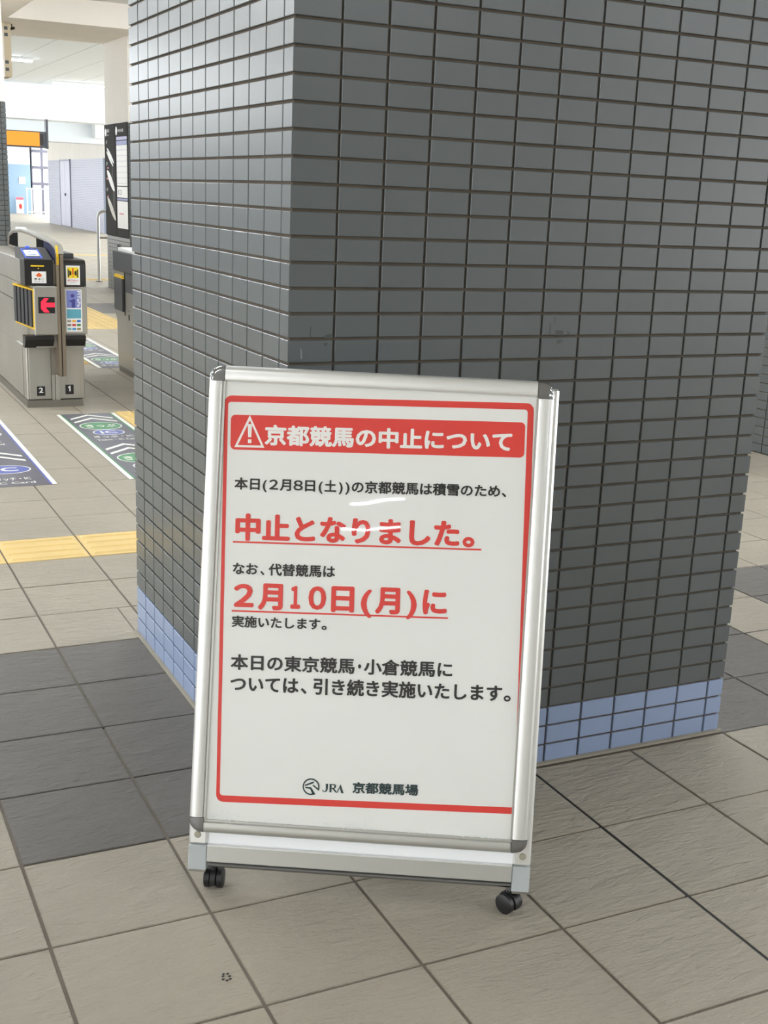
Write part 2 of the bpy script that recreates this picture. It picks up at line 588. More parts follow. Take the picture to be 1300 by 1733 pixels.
# mortar bead where the main column meets the floor
bead = MB()
bead.box(-0.006, SIDE + 0.006, -0.012, -0.0005, 0.0, 0.006).box(-0.010, -0.0005, -0.012, SIDE + 0.006, 0.0, 0.006)
bead.build('trim_1', mat('grey_mortar_bead', (150, 144, 130), 0.85), kind='structure')

# ================================================================== floor
FP, FX, FY = 0.3015, 0.0428, -0.0174
FG, FT = 0.0065, 0.012
floor = thing('floor', None, None, kind='structure')
MB().box(-16, 16, -16, 64, -0.12, -0.0035).build('grout_bed', M_fgrout, floor)


def paver(b, x0, x1, y0, y1, z=0.0, ch=0.0015):
    b.add([(x0, y0, z - FT), (x1, y0, z - FT), (x1, y1, z - FT), (x0, y1, z - FT),
           (x0, y0, z - ch), (x1, y0, z - ch), (x1, y1, z - ch), (x0, y1, z - ch),
           (x0 + ch, y0 + ch, z), (x1 - ch, y0 + ch, z), (x1 - ch, y1 - ch, z), (x0 + ch, y1 - ch, z)],
          [(8, 9, 10, 11)] + [(i, (i + 1) % 4, (i + 1) % 4 + 4, i + 4) for i in range(4)] +
          [(i + 4, (i + 1) % 4 + 4, (i + 1) % 4 + 8, i + 8) for i in range(4)])
    return b


def cut(x0, x1, y0, y1):
    """The pieces of a tile left around the columns' footprints."""
    out = [(x0, x1, y0, y1)]
    for a0, a1, b0, b1 in COLUMNS:
        nxt = []
        for (u0, u1, v0, v1) in out:
            if u1 <= a0 or u0 >= a1 or v1 <= b0 or v0 >= b1:
                nxt.append((u0, u1, v0, v1)); continue
            if u0 < a0: nxt.append((u0, a0 - 0.003, v0, v1))
            if u1 > a1: nxt.append((a1 + 0.003, u1, v0, v1))
            m0, m1 = max(u0, a0), min(u1, a1)
            if v0 < b0: nxt.append((m0, m1, v0, b0 - 0.003))
            if v1 > b1: nxt.append((m0, m1, b1 + 0.003, v1))
        out = [o for o in nxt if o[1] - o[0] > 0.012 and o[3] - o[2] > 0.012]
    return out


def floor_kind(k, m):
    if (m == 7 and k < 5) or m == 53 or m == 75:
        return 'bar_x'
    if k in (5, 6) and 32 <= m < 53:
        return 'bar_y'
    if k in (2, 3, 4) and m in (15, 16):
        return 'dot'
    if k == 3 and m == 24:
        return 'dot'
    if 0 <= m <= 3 and (-2 <= k <= 5 or k >= 7 or k < -3):
        return 'dark'
    if 37 <= m <= 40 and k > -3:
        return 'dark'
    return 'light'


def tactile(b, kind, x0, x1, y0, y1):
    paver(b, x0, x1, y0, y1, 0.001)
    if kind == 'dot':
        n = 6
        nx_ = max(1, int(round((x1 - x0) / 0.05)))
        for i in range(nx_):
            for j in range(n):
                cx_, cy_ = x0 + (i + 0.5) * (x1 - x0) / nx_, y0 + (j + 0.5) * (y1 - y0) / n
                b.cyl((cx_, cy_, 0.001), (cx_, cy_, 0.006), 0.013, 10, 0.008)
    else:
        for i in range(4):
            if kind == 'bar_x':
                c = y0 + (i + 0.5) * (y1 - y0) / 4
                p = [(x0 + 0.012, c - 0.016), (x1 - 0.012, c - 0.016), (x1 - 0.012, c + 0.016), (x0 + 0.012, c + 0.016)]
            else:
                c = x0 + (i + 0.5) * (x1 - x0) / 4
                p = [(c - 0.016, y0 + 0.012), (c + 0.016, y0 + 0.012), (c + 0.016, y1 - 0.012), (c - 0.016, y1 - 0.012)]
            s = 0.008
            q = [(p[0][0] + s, p[0][1] + s), (p[1][0] - s, p[1][1] + s), (p[2][0] - s, p[2][1] - s), (p[3][0] + s, p[3][1] - s)]
            b.add([(*v, 0.001) for v in p] + [(*v, 0.006) for v in q],
                  [(4, 5, 6, 7)] + [(k, (k + 1) % 4, (k + 1) % 4 + 4, k + 4) for k in range(4)])
    return b


cells = []
for m in range(-14, 190):
    for k in range(-16, 34):
        x0, x1 = FX + k * FP + FG / 2, FX + (k + 1) * FP - FG / 2
        y0, y1 = FY + m * FP + FG / 2, FY + (m + 1) * FP - FG / 2
        pcs = cut(x0, x1, y0, y1)
        if k == 2 and m in (15, 16):      # warning dots start beside the floor film
            pcs = [(x0, 0.838, y0, y1), (0.842, x1, y0, y1)]
        if k == 3 and m == 24:
            pcs = [(x0, 1.158, y0, y1), (1.163, x1, y0, y1)]
        for ci, c in enumerate(pcs):
            kd = floor_kind(k, m)
            if (k == 2 and m in (15, 16) and ci == 0) or (k == 3 and m == 24 and ci == 1):
                kd = 'light'
            q = px(((c[0] + c[1]) / 2, (c[2] + c[3]) / 2, 0))
            vis = 0
            if q and -120 < q[0] < 1420 and 340 < q[1] < 1850:
                vis = 1 / q[2] ** 3
                if in_poly(q[0], q[1], [(500, 0), (1300, 0), (1217, 1240), (900, 1290), (330, 1190), (232, 1070), (218, 0)]) and q[2] > 2.6:
                    vis = 0
            cells.append((vis, kd, c))
names = {'light': 'floor_tile', 'dark': 'dark_floor_tile', 'bar_x': 'tactile_tile', 'bar_y': 'tactile_tile', 'dot': 'tactile_dot_tile'}
mats = {'light': M_floor, 'dark': M_dark, 'bar_x': M_yellow, 'bar_y': M_yellow, 'dot': M_yellow}
rest, cache = {}, {}
chosen = {}
for kd in ('light', 'dark', 'bar_x', 'bar_y', 'dot'):
    lim = {'light': 290, 'dark': 150, 'bar_x': 60, 'bar_y': 60, 'dot': 20}[kd]
    chosen[kd] = set(id(c) for c in sorted([c for c in cells if c[1] == kd and c[0] > 0], key=lambda c: -c[0])[:lim])
for c in cells:
    vis, kd, (x0, x1, y0, y1) = c
    if id(c) in chosen[kd]:
        key = (kd, round(x1 - x0, 4), round(y1 - y0, 4))
        if key not in cache:
            b = MB()
            if kd in ('light', 'dark'):
                paver(b, 0, x1 - x0, 0, y1 - y0)
            else:
                tactile(b, kd, 0, x1 - x0, 0, y1 - y0)
            cache[key] = b.mesh(names[kd], mats[kd])
        inst(names[kd], cache[key], floor, (x0, y0, random.uniform(-0.0006, 0.0006)))
    else:
        b = rest.setdefault(kd, MB())
        if kd in ('light', 'dark'):
            paver(b, x0, x1, y0, y1)
        else:
            tactile(b, kd, x0, x1, y0, y1)
for kd, b in rest.items():
    b.build(names[kd] + 's', mats[kd], floor, kind='stuff')
# broad tile field on the parts of the floor the lens does not see
far = MB()
far.box(-16, FX - 16 * FP, -16, 64, -0.0034, -0.001)
far.box(FX - 16 * FP, 16, -16, FY - 14 * FP, -0.0034, -0.001)
far.box(FX + 34 * FP, 16, FY - 14 * FP, 64, -0.0034, -0.001)
far.build('outer_paving', M_floor, floor, kind='stuff')
# black sealant in two expansion joints
seal = MB()
yj, xj = FY + 2 * FP, FX + 2 * FP
seal.box(-2.6, -0.01, yj - 0.0036, yj + 0.0036, -0.004, -0.0012).box(SIDE + 0.01, 5.0, yj - 0.0036, yj + 0.0036, -0.004, -0.0012)
seal.box(xj - 0.0040, xj + 0.0040, -2.4, -0.014, -0.004, -0.0012)
seal.build('expansion_joint', M_seal, floor)
# scuff of black gum on one tile
random.seed(3)
gum = MB()
from_px = (383, 1654)


def floor_at(x, y):
    d = [(x - CX) / F_PX * ROW_R[i] + (y - CY) / F_PX * ROW_D[i] + ROW_F[i] for i in range(3)]
    t = -CAM_POS[2] / d[2]
    return CAM_POS[0] + t * d[0], CAM_POS[1] + t * d[1]


gx, gy = floor_at(*from_px)
for i in range(7):
    a = i * 0.9
    cx_, cy_ = gx + 0.0085 * math.cos(a) * (0.6 + 0.5 * random.random()), gy + 0.010 * math.sin(a)
    gum.prism([(cx_ + 0.003 * math.cos(t) * random.uniform(.6, 1.2), cy_ + 0.0022 * math.sin(t)) for t in (0, 1, 2, 3, 4, 5)], 0.0004, 0.0012, 'z')
gum.build('gum_spot', M_seal, floor)

# ================================================================== ceilings, beams, walls; back and left walls are added to shape reflections
ceil = MB().box(-14, 14, -15.5, 12.9, CEIL, CEIL + 0.15).build('ceiling', M_ceil, kind='structure')
MB().box(-14, 14, 12.9, 14.10, 3.11, CEIL + 0.15).build('trim_2', M_cream, kind='structure')
MB().box(-14, 14, 14.10, SIDE + 13.51, 3.118, CEIL + 0.15).build('trim_3', M_cream, kind='structure')
MB().box(0.35, 1.56, 4.2, 12.9, 3.11, CEIL).build('trim_4', M_cream, kind='structure')
hall = thing('ceiling', None, None, kind='structure')
HX0, HX1, HY0, HY1, HZ = -4.0, 7.7, 14.76, 24.9, 3.30
x = 0.40
while x < 7.4:
    MB().box(x + 0.006, x + 0.594, HY0, HY1, HZ, HZ + 0.02).build('ceiling_panel', M_hallw, hall)
    x += 0.60
MB().box(-4.0, 7.7, HY0, HY1, HZ + 0.012, HZ + 0.14).build('panel_backing', M_seam, hall)
MB().box(-4.0, 0.39, HY0, HY1, HZ, HZ + 0.02).build('outer_panels', M_hallw, hall)
MB().box(-4.0, 7.7, 24.9, 25.6, 2.61, 3.45).build('trim_5', M_hallw, kind='structure')
MB().box(-4.0, 9.6, 25.6, 62, 2.98, 3.15).build('ceiling', M_hallw, kind='structure')
MB().box(-14, 14, -15.6, -15.5, 0, CEIL).build('wall_back_added', mat('pale_grey_wall', (205, 205, 203), 0.8), kind='structure')  # unseen wall added to cut the bright reflection in the poster cover
b6 = MB().box(3.0, 7.55, 33.0, 34.0, 2.45, 2.98)
b6.build('trim_6', M_hallw, kind='structure')
MB().box(6.90, 7.54, 32.6, 32.995, 2.58, 2.94, 0.01).build('trim_7', M_whitep, kind='structure')
MB().box(9.5, 14, 14.8, 15.0, 0, CEIL).build('wall_side', M_cream, kind='structure')

wl = thing('wall_left_added', None, None, kind='structure')  # unseen low wall added to darken lower reflections on the main column, open above
MB().box(-4.25, -4.0, 7.5, 32.0, 0, 2.12).build('reflection_blocker', mat('blue_grey_blocker', (112, 118, 130), 0.45), wl)
MB().box(-4.27, -3.98, 7.5, 32.0, 2.12, 2.18, 0.005).build('blocker_cap', M_alud, wl)

# far tiled wall with a steel double door
FWX = 7.55
wf = thing('wall_right', None, None, kind='structure')
MB().box(FWX, FWX + 0.3, 34.43, 43.0, 2.12, 2.98).build('plaster_band', M_cream, wf)
MB().box(FWX + 0.006, FWX + 0.3, 34.43, 43.0, 0, 2.12).build('tile_bed', M_lilacg, wf)
tl = MB()
for r in range(42):
    z = r * 0.0505
    for seg in ((34.43, 39.2), (40.8, 43.0)):
        y = seg[0]
        while y < seg[1] - 0.02:
            y1 = min(y + 0.3, seg[1])
            tl.box(FWX, FWX + 0.01, y + 0.002, y1 - 0.002, z + 0.004, z + 0.0465)
            y = y1
tl.build('wall_tiles', M_lilac, wf, kind='stuff')
MB().box(FWX - 0.015, FWX + 0.01, 34.40, 34.52, 0, 2.12).build('corner_guard', mat('blue_grey_edge', (120, 132, 150), 0.5), wf)
d1 = thing('door_1', None, None, kind='structure')
M_door = mat('lilac_steel_door', (184, 184, 200), 0.4)
MB().box(FWX - 0.02, FWX + 0.006, 39.22, 40.0, 0.02, 2.08, 0.004).build('door_leaf', M_door, d1)
MB().box(FWX - 0.02, FWX + 0.006, 40.02, 40.78, 0.02, 2.08, 0.004).build('door_leaf', M_door, d1)
MB().box(FWX - 0.03, FWX + 0.006, 39.16, 39.215, 0, 2.12).box(FWX - 0.03, FWX + 0.006, 40.785, 40.83, 0, 2.12).box(FWX - 0.03, FWX + 0.006, 39.16, 40.83, 2.085, 2.13).build('door_frame', mat('grey_door_frame', (128, 128, 146), 0.4), d1)
MB().box(FWX - 0.06, FWX - 0.02, 39.88, 39.96, 0.98, 1.06, 0.005).build('door_handle', M_gdark, d1)

# far end wall with a tall window
fe = thing('wall_far', None, None, kind='structure')
EY = 56.0
MB().box(4.0, 9.25, EY, EY + 0.2, 2.12, 3.0).build('plaster_band', M_hallw, fe)
MB().box(4.0, 9.25, EY, EY + 0.2, 0, 2.12).build('blue_dado', M_bluewall, fe)
MB().box(8.69, 8.97, EY - 0.03, EY, 1.28, 1.58, 0.004).build('white_notice', M_whitep, fe)
w1 = thing('window_1', None, None, kind='structure')
MB().flat([(9.25, EY + 0.07, 0), (11.6, EY + 0.07, 0), (11.6, EY + 0.07, 2.98), (9.25, EY + 0.07, 2.98)]).build('window_pane', M_glass, w1)
fr = MB()
for xx in (9.25, 9.72, 10.6, 11.5):
    fr.box(xx - 0.05, xx + 0.05, EY, EY + 0.14, 0, 2.98)
fr.build('window_frame', mat('grey_window_frame', (108, 108, 126), 0.4), w1)
for zz in (1.32, 2.02, 2.72):
    MB().box(9.30, 11.5, EY - 0.04, EY + 0.12, zz - 0.065, zz + 0.065).build('window_transom', mat('slate_transom', (112, 112, 128), 0.4), w1)
# white picket rail before the window
pr_ = thing('picket_rail', 'white picket guard rail standing before the far bright window', 'railing', (9.2, 54.6, 0))
for zz in (1.08, 0.10):
    at(pr_).box(8.75, 10.2, 54.58, 54.62, zz, zz + 0.045).build('rail', M_whitep, pr_)
for i in range(8):
    at(pr_).box(8.76 + i * 0.20, 8.80 + i * 0.20, 54.585, 54.615, 0.0, 1.10).build('picket', M_whitep, pr_)

# ================================================================== lamps
def lamp(x, y, z, label, group, m, L=1.25, w=0.055):
    t = thing('ceiling_lamp', label, 'ceiling lamp', (x, y, z), group=group)
    MB().box(-L / 2 - 0.02, L / 2 + 0.02, -0.07, 0.07, -0.035, 0.0, 0.006).build('housing', M_whitep, t)
    b = MB()
    n = 8
    pts = [(w * math.cos(math.pi + math.pi * i / n), -0.036 + 0.8 * w * math.sin(math.pi + math.pi * i / n)) for i in range(n + 1)]
    b.prism([(p[0], p[1]) for p in pts], -L / 2, L / 2, 'x')
    b.build('diffuser', m, t, smooth=False)
    return t


lamp(-6.93, -11.15, CEIL, 'fluorescent tube lamp on the concourse ceiling behind the photographer', 'concourse lamps behind the photographer', M_lamp, 0.75, 0.026)
lamp(-8.05, -12.75, CEIL, 'fluorescent tube lamp on the concourse ceiling behind the photographer', 'concourse lamps behind the photographer', M_lamp, 1.0, 0.026)
for yy in (-7.4, -3.2, 1.6, 5.6, 9.6):
    for xx in ((-9.8, -0.4, 3.4, 7.0) if yy < -7 else (-7.6, -4.0, 2.9, 6.6)):
        lamp(xx, yy, CEIL, 'added fluorescent tube lamp on the concourse ceiling outside the picture', 'concourse lamps', M_lamp)
for yy in (1.6, 5.6, 9.6):  # extra unseen lamps added to brighten the main column's left face and nearby floor
    lamp(-0.9, yy, CEIL, 'added fluorescent tube lamp on the concourse ceiling outside the picture', 'concourse lamps', M_lamp)
lamp(2.36, 19.55, HZ, 'lit tube lamp on the white hall ceiling, nearer and cut by the left column', None, M_lamp2, w=0.034)
lamp(4.74, 23.70, HZ, 'lit tube lamp on the white hall ceiling just before the far white beam', None, M_lamp2, w=0.034)
for xx, yy in ((-3.0, 16.5), (-0.2, 16.5), (-3.0, 19.5), (-0.3, 19.5), (-3.0, 23.7), (-0.5, 23.7), (2.0, 23.7), (7.0, 16.5), (7.0, 20.0)):
    lamp(xx, yy, HZ, 'tube lamp on the white hall ceiling outside the picture', 'hall lamps out of sight', M_lamp2)
for xx, yy in ((1.5, 27.0), (4.5, 27.0), (1.5, 30.0), (4.5, 30.5), (1.5, 36.0), (5.0, 36.0), (5.0, 40.0), (5.0, 45.0), (7.5, 50.0)):  # extra lamps added to brighten the white surfaces behind the beam
    lamp(xx, yy, 2.98, 'added tube lamp on the low ceiling past the far beam', 'added lamps past the far beam', M_lamp2)

# ================================================================== the notice board (wheeled A-frame)
BX, BY, BYAW, LEAN, BW, BZ0 = -0.28140, -0.23510, -0.51017, 0.21900, 0.667, 0.05008
ux, uy = math.cos(BYAW), math.sin(BYAW)
board = thing('notice_board', 'white poster in an aluminium A-frame stand on black casters, warning of a cancelled race day', 'sign board',
              (BX + ux * BW / 2, BY + uy * BW / 2, 0), BYAW)
sl, cl = math.sin(LEAN), math.cos(LEAN)


def leaf(s, d, t):
    return (s - BW / 2, sl * t + d * cl, BZ0 + cl * t - d * sl)


def LB():
    return MB(leaf)


def rail_profile(b, s0, s1, t0, t1, along, d0=-0.010, d1=0.010):
    """Snap rail with a rounded outer edge; along = 's' (horizontal) or 't' (upright)."""
    n = 5
    w = (t1 - t0) if along == 's' else (s1 - s0)
    prof = [(0.0, d1), (0.0, d0 + 0.004), (0.0015, d0 + 0.001), (0.004, d0)]
    prof += [(w - 0.010, d0)]
    for i in range(1, n + 1):
        a = math.pi / 2 * i / n
        prof.append((w - 0.010 + 0.010 * math.sin(a), d0 + 0.010 * (1 - math.cos(a))))
    prof.append((w, d1))
    return prof


def rail(name, kind, a0, a1, inner, width, sign, m):
    """kind 's': horizontal from s=a0 to a1 with inner edge at t=inner, growing by width in direction sign."""
    prof = rail_profile(None, 0, width, 0, width, 't')
    b = LB()
    n = len(prof)
    vs = []
    for e in (a0, a1):
        for w, d in prof:
            vs.append((e, d, inner + sign * w) if kind == 's' else (inner + sign * w, d, e))
    fs = [tuple(range(n)), tuple(range(2 * n - 1, n - 1, -1))] + [(i, (i + 1) % n, (i + 1) % n + n, i + n) for i in range(n)]
    b.add(vs, fs)
    return b.build(name, m, board, smooth=True)


# poster sheet and its cover
poster = LB().box(0.024, 0.632, 0.0, 0.0008, 0.096, 0.956).build('poster', M_paper, board)
RT = math.radians(1.43)
cr, sr = math.cos(RT), math.sin(RT)


def pq(p, q, d=-0.0004):
    return (p * cr - q * sr, d, p * sr + q * cr)


def PB():
    return MB(lambda p, q, d=-0.0004: leaf(*pq(p, q, d)))


def band(name, pts, m, d=-0.0004, parent=None):
    PB().flat([(p, q, d) for p, q in pts]).build(name, m, parent or poster)


# red frame: the parts under the side rails stay hidden by them
PB().strip([(p, q, -0.0004) for p, q in rrect(0.0545, 0.6438, 0.1376, 0.9250, 0.014)],
           [(p, q, -0.0004) for p, q in rrect(0.0615, 0.6324, 0.1504, 0.9128, 0.006)]).build('red_border', M_red, poster)
band('header_band', rrect(0.0675, 0.6287, 0.8219, 0.8886, 0.009), M_red, -0.0004)
PB().strip([(0.1037, 0.8882, -0.0008), (0.0752, 0.8266, -0.0008), (0.1333, 0.8268, -0.0008)],
           [(0.1040, 0.8785, -0.0008), (0.0818, 0.8308, -0.0008), (0.1268, 0.8310, -0.0008)]).build('warning_triangle', M_glabel, poster)
em = PB()
em.flat([(p, q, -0.0008) for p, q in [(0.1001, 0.8715), (0.1085, 0.8715), (0.1075, 0.8464), (0.1014, 0.8464)]])
em.flat([(p, q, -0.0008) for p, q in [(0.1012, 0.8424), (0.1080, 0.8424), (0.1080, 0.8352), (0.1012, 0.8352)]])
em.build('exclamation_mark', M_glabel, poster)
LINES = [
    ('white', '京', 0.8318, 0.8714, [('京都競馬の中止について', 0.1333, 0.6050)], 0.042),
    ('black', '本', 0.7456, 0.7691, [('本日', 0.0770, 0.1259), ('(', 0.1316, 0.1394), ('２', 0.1441, 0.1612), ('月', 0.1647, 0.1862), ('８', 0.1907, 0.2091), ('日', 0.2131, 0.2326), ('(', 0.2391, 0.2471), ('土', 0.2504, 0.2732), (')', 0.2780, 0.2855), (')', 0.2905, 0.2987), ('の京都競馬は積雪のため', 0.3027, 0.5855), ('、', 0.5887, 0.5973)], 0.032),
    ('red', '中', 0.6475, 0.7003, [('中止となりました', 0.0805, 0.5112), ('。', 0.5171, 0.5400)], 0.046),
    ('black', 'な', 0.5827, 0.6048, [('なお', 0.0775, 0.1263), ('、', 0.1308, 0.1386), ('代替競馬は', 0.1466, 0.2753)], 0.032),
    ('red', '月', 0.5152, 0.5669, [('２', 0.0803, 0.1195), ('月', 0.1276, 0.1756), ('１', 0.1903, 0.2093), ('０', 0.2251, 0.2593), ('日', 0.2690, 0.3135), ('(', 0.3261, 0.3474), ('月', 0.3537, 0.4014), (')', 0.4134, 0.4336), ('に', 0.4447, 0.4912)], 0.046),
    ('black', '実', 0.4802, 0.5029, [('実施いたします', 0.0778, 0.2495), ('。', 0.2519, 0.2620)], 0.032),
    ('black', '本', 0.3974, 0.4280, [('本日の東京競馬', 0.0773, 0.3179), ('・', 0.3242, 0.3303), ('小倉競馬に', 0.3356, 0.5060)], 0.032),
    ('black', '引', 0.3546, 0.3867, [('ついては', 0.0776, 0.2104), ('、', 0.2146, 0.2261), ('引き続き実施いたします', 0.2389, 0.6023), ('。', 0.6054, 0.6189)], 0.032),
    ('green', '京', 0.1654, 0.1877, [('京都競馬場', 0.3199, 0.4475)], 0.040),
]
INK = {'white': M_glabel, 'black': M_black, 'red': M_red, 'green': M_green}
for colr, ref, q0, q1, segs, bold in LINES:
    rv = bbox(glyphs(ref, bold)[0])
    sy = (q1 - q0) / (rv[3] - rv[2])
    b = PB()
    for s, p0, p1 in segs:
        a0, a1, _, _ = bbox(glyphs(s)[0])
        vs, fs = glyphs(s, bold, sy * (a1 - a0) / (p1 - p0))
        a0, a1, _, _ = bbox(vs)
        b.add([(p0 + (v[0] - a0) / (a1 - a0) * (p1 - p0), q0 + (v[1] - rv[2]) * sy, -0.0008 - 4e-5 * v[2]) for v in vs], fs)
    b.build('text_line', INK[colr], poster)
for p0, p1, q in ((0.0763, 0.5535, 0.6450), (0.0769, 0.4943, 0.5118)):
    band('underline', [(p0, q - 0.0016), (p1, q - 0.0016), (p1, q + 0.0016), (p0, q + 0.0016)], M_red, -0.0006)

# emblem and letters at the foot of the sheet (units: pixels of a close look, centre 347,340)
LPC, LQC = 0.2395, 0.1747


def lu(X, Y):
    dx = X - 347
    return (LPC + dx * 0.0165 / 205, LQC - (Y - 340 - 0.010 * dx) * 0.0165 / 187, -0.0006)


def arc(r, a0, a1, n=48):
    return [lu(347 + r * math.cos(math.radians(a0 + (a1 - a0) * i / n)), 340 - r * 0.905 * math.sin(math.radians(a0 + (a1 - a0) * i / n))) for i in range(n + 1)]


em = PB()
em.strip(arc(205, -24, 299), arc(172, -24, 299), closed=False)
for poly in ([(195, 300), (415, 218), (420, 235), (395, 268), (205, 330), (196, 322)],
             [(205, 345), (345, 350), (372, 380), (450, 500), (440, 515), (350, 522), (375, 490), (330, 400), (315, 388), (212, 378)],
             [(375, 310), (410, 295), (520, 378), (550, 345), (545, 415), (530, 425)]):
    em.flat([lu(*p) for p in poly])
em.build('horse_emblem', M_green, poster)
lt = PB()
for poly in ([(700, 265), (758, 265), (752, 375), (742, 415), (715, 440), (680, 450), (645, 446), (618, 420), (618, 402), (636, 404), (655, 428), (685, 432), (700, 410), (706, 375)],
             [(795, 268), (842, 268), (842, 452), (795, 452)],
             [(862, 372), (908, 362), (968, 440), (988, 432), (1000, 446), (962, 458), (938, 450)],
             [(1060, 268), (1138, 465), (1078, 460), (1043, 345)],
             [(1060, 268), (1050, 328), (990, 456), (966, 452)]):
    lt.flat([lu(*p) for p in poly])
lt.strip([lu(*p) for p in [(842, 268), (905, 266), (945, 285), (954, 318), (938, 352), (895, 374), (842, 374)]],
         [lu(*p) for p in [(842, 284), (882, 284), (903, 296), (910, 318), (903, 340), (880, 356), (842, 358)]], closed=False)
lt.build('emblem_letters', M_green, poster)

# clear cover sheet with a few water drops along its foot
LB().flat([(0.0285, -0.0030, 0.0995), (0.6265, -0.0030, 0.0995), (0.6265, -0.0030, 0.9530), (0.0285, -0.0030, 0.9530)]).build('cover_sheet', M_film, board)
random.seed(11)
dr = LB()
for i in range(260):
    s = random.uniform(0.036, 0.622)
    if random.random() < 0.45:
        s = random.choice([random.uniform(0.036, 0.10), random.uniform(0.30, 0.36), random.uniform(0.50, 0.62)])
    t = 0.1005 + abs(random.gauss(0, 0.011))
    r = random.uniform(0.0005, 0.0017)
    n = 6
    ring = [(s + r * math.cos(2 * math.pi * k / n), -0.0030, t + r * math.sin(2 * math.pi * k / n)) for k in range(n)]
    dr.add(ring + [(s, -0.0030 - r * 0.7, t)], [(k, (k + 1) % n, n) for k in range(n)])
dr.build('water_drops', M_drop, board, smooth=True, kind='stuff')

# snap rails, lips, corner caps
T0, T1, TT = 0.0776, 0.0998, 0.9830
SL0, SL1, SR0, SR1 = 0.0010, 0.0278, 0.6277, 0.6580
rail('bottom_rail', 's', SL1 + 0.0025, SR0 - 0.002, T1, T1 - T0, -1, M_alud)
rail('top_rail', 's', SL1 + 0.0045, SR0 - 0.002, 0.9527, TT - 0.9527, 1, M_alu)
rail('side_rail', 't', 0.1085, 0.9525, SL1, SL1 - SL0, -1, M_alu)
rail('side_rail', 't', 0.1060, 0.9490, SR0, SR1 - SR0, 1, M_alu)
lip = LB()
lip.box(SL1 + 0.0008, SL1 + 0.0050, -0.0040, 0.004, 0.0995, 0.953).box(SR0 - 0.0030, SR0 - 0.0006, -0.0040, 0.004, 0.0995, 0.953)
lip.box(SL1 + 0.002, SR0 - 0.002, -0.0045, 0.004, 0.0990, 0.1035)
lip.build('inner_lip', M_alud, board)


def corner_cap(name, sx, tx, ds, dt, w, h):
    """Rounded chrome corner: domed quarter disc, straight sides at (sx, tx), round towards (ds, dt)."""
    b = LB()
    n, k = 10, 4
    c = (sx, tx)
    rings = []
    for j in range(k + 1):
        ph = math.pi / 2 * j / k
        rad = math.cos(ph) * 0.30 + 0.70
        dd = -0.0015 - 0.0095 * math.sin(ph)
        if j == 0:
            dd = 0.012
        rings.append([(c[0] + ds * w * rad * math.cos(math.pi / 2 * i / n) ** 0.85, dd, c[1] + dt * h * rad * math.sin(math.pi / 2 * i / n) ** 0.85) for i in range(n + 1)])
    vs = [p for r in rings for p in r]
    m_ = n + 1
    fs = [(j * m_ + i, j * m_ + i + 1, (j + 1) * m_ + i + 1, (j + 1) * m_ + i) for j in range(k) for i in range(n)]
    o = len(vs)
    vs += [(c[0] + ds * 0.0005, -0.0100, c[1] + dt * 0.0005), (c[0], 0.012, c[1])]
    fs += [(k * m_ + i, k * m_ + i + 1, o) for i in range(n)]
    fs += [tuple([j * m_ for j in range(k + 1)] + [o, o + 1]), tuple([j * m_ + n for j in range(k + 1)] + [o, o + 1])]
    b.add(vs, fs)
    return b.build(name, M_chrome, board, smooth=True)


corner_cap('corner_cap', SL1 + 0.0035, 0.9535, -1, 1, SL1 + 0.0030, TT - 0.9535)
corner_cap('corner_cap', SR0 - 0.001, 0.9500, 1, 1, SR1 - SR0 + 0.0015, TT - 0.9500)
corner_cap('corner_cap', SL1 + 0.0020, 0.1078, -1, -1, SL1 + 0.0015, 0.1078 - T0)
corner_cap('corner_cap', SR0 - 0.001, 0.1052, 1, -1, SR1 - SR0 + 0.0015, 0.1052 - T0)

# uprights behind the snap frame, end caps, base rail, foot strip, rivets
for s0, s1 in ((0.0002, 0.0365), (0.6325, 0.6672)):
    leg = LB().box(s0, s1, 0.004, 0.030, 0.0505, 0.9700, 0.004).build('leg', M_alu, board)
    LB().box(s0 + 0.0003, s1 - 0.0002, 0.0035, 0.0305, 0.0000, 0.0500, 0.0015).build('leg_end_cap', M_cap, leg)
    LB().box(s0 + 0.0020, s1 - 0.0020, 0.0050, 0.0290, -0.004, 0.0004).build('foot_pad', M_steeld, leg)
for s, t in ((0.0172, 0.0705), (0.6512, 0.0702)):
    LB().cyl((s, 0.0042, t), (s, 0.0022, t), 0.0072, 20, 0.0055).build('rivet', M_rivet, board, smooth=True)
LB().box(0.0360, 0.6330, 0.0110, 0.0140, 0.0400, 0.9600).build('backing_panel', M_whitep, board)
br = LB()
br.box(0.0368, 0.6322, 0.0020, 0.0280, 0.0180, 0.0500, 0.0012)
br.build('base_rail', M_alud, board)
LB().box(0.0372, 0.6318, 0.0005, 0.0100, 0.0495, 0.0515).build('rail_edge', M_alu, board)
b = LB()
b.prism([(0.0100, 0.0060), (0.0045, 0.0085), (0.0030, 0.0115), (0.0045, 0.0145), (0.0100, 0.0175)], 0.0410, 0.6312, 'x')
b.build('foot_strip', M_chrome, board, smooth=True)


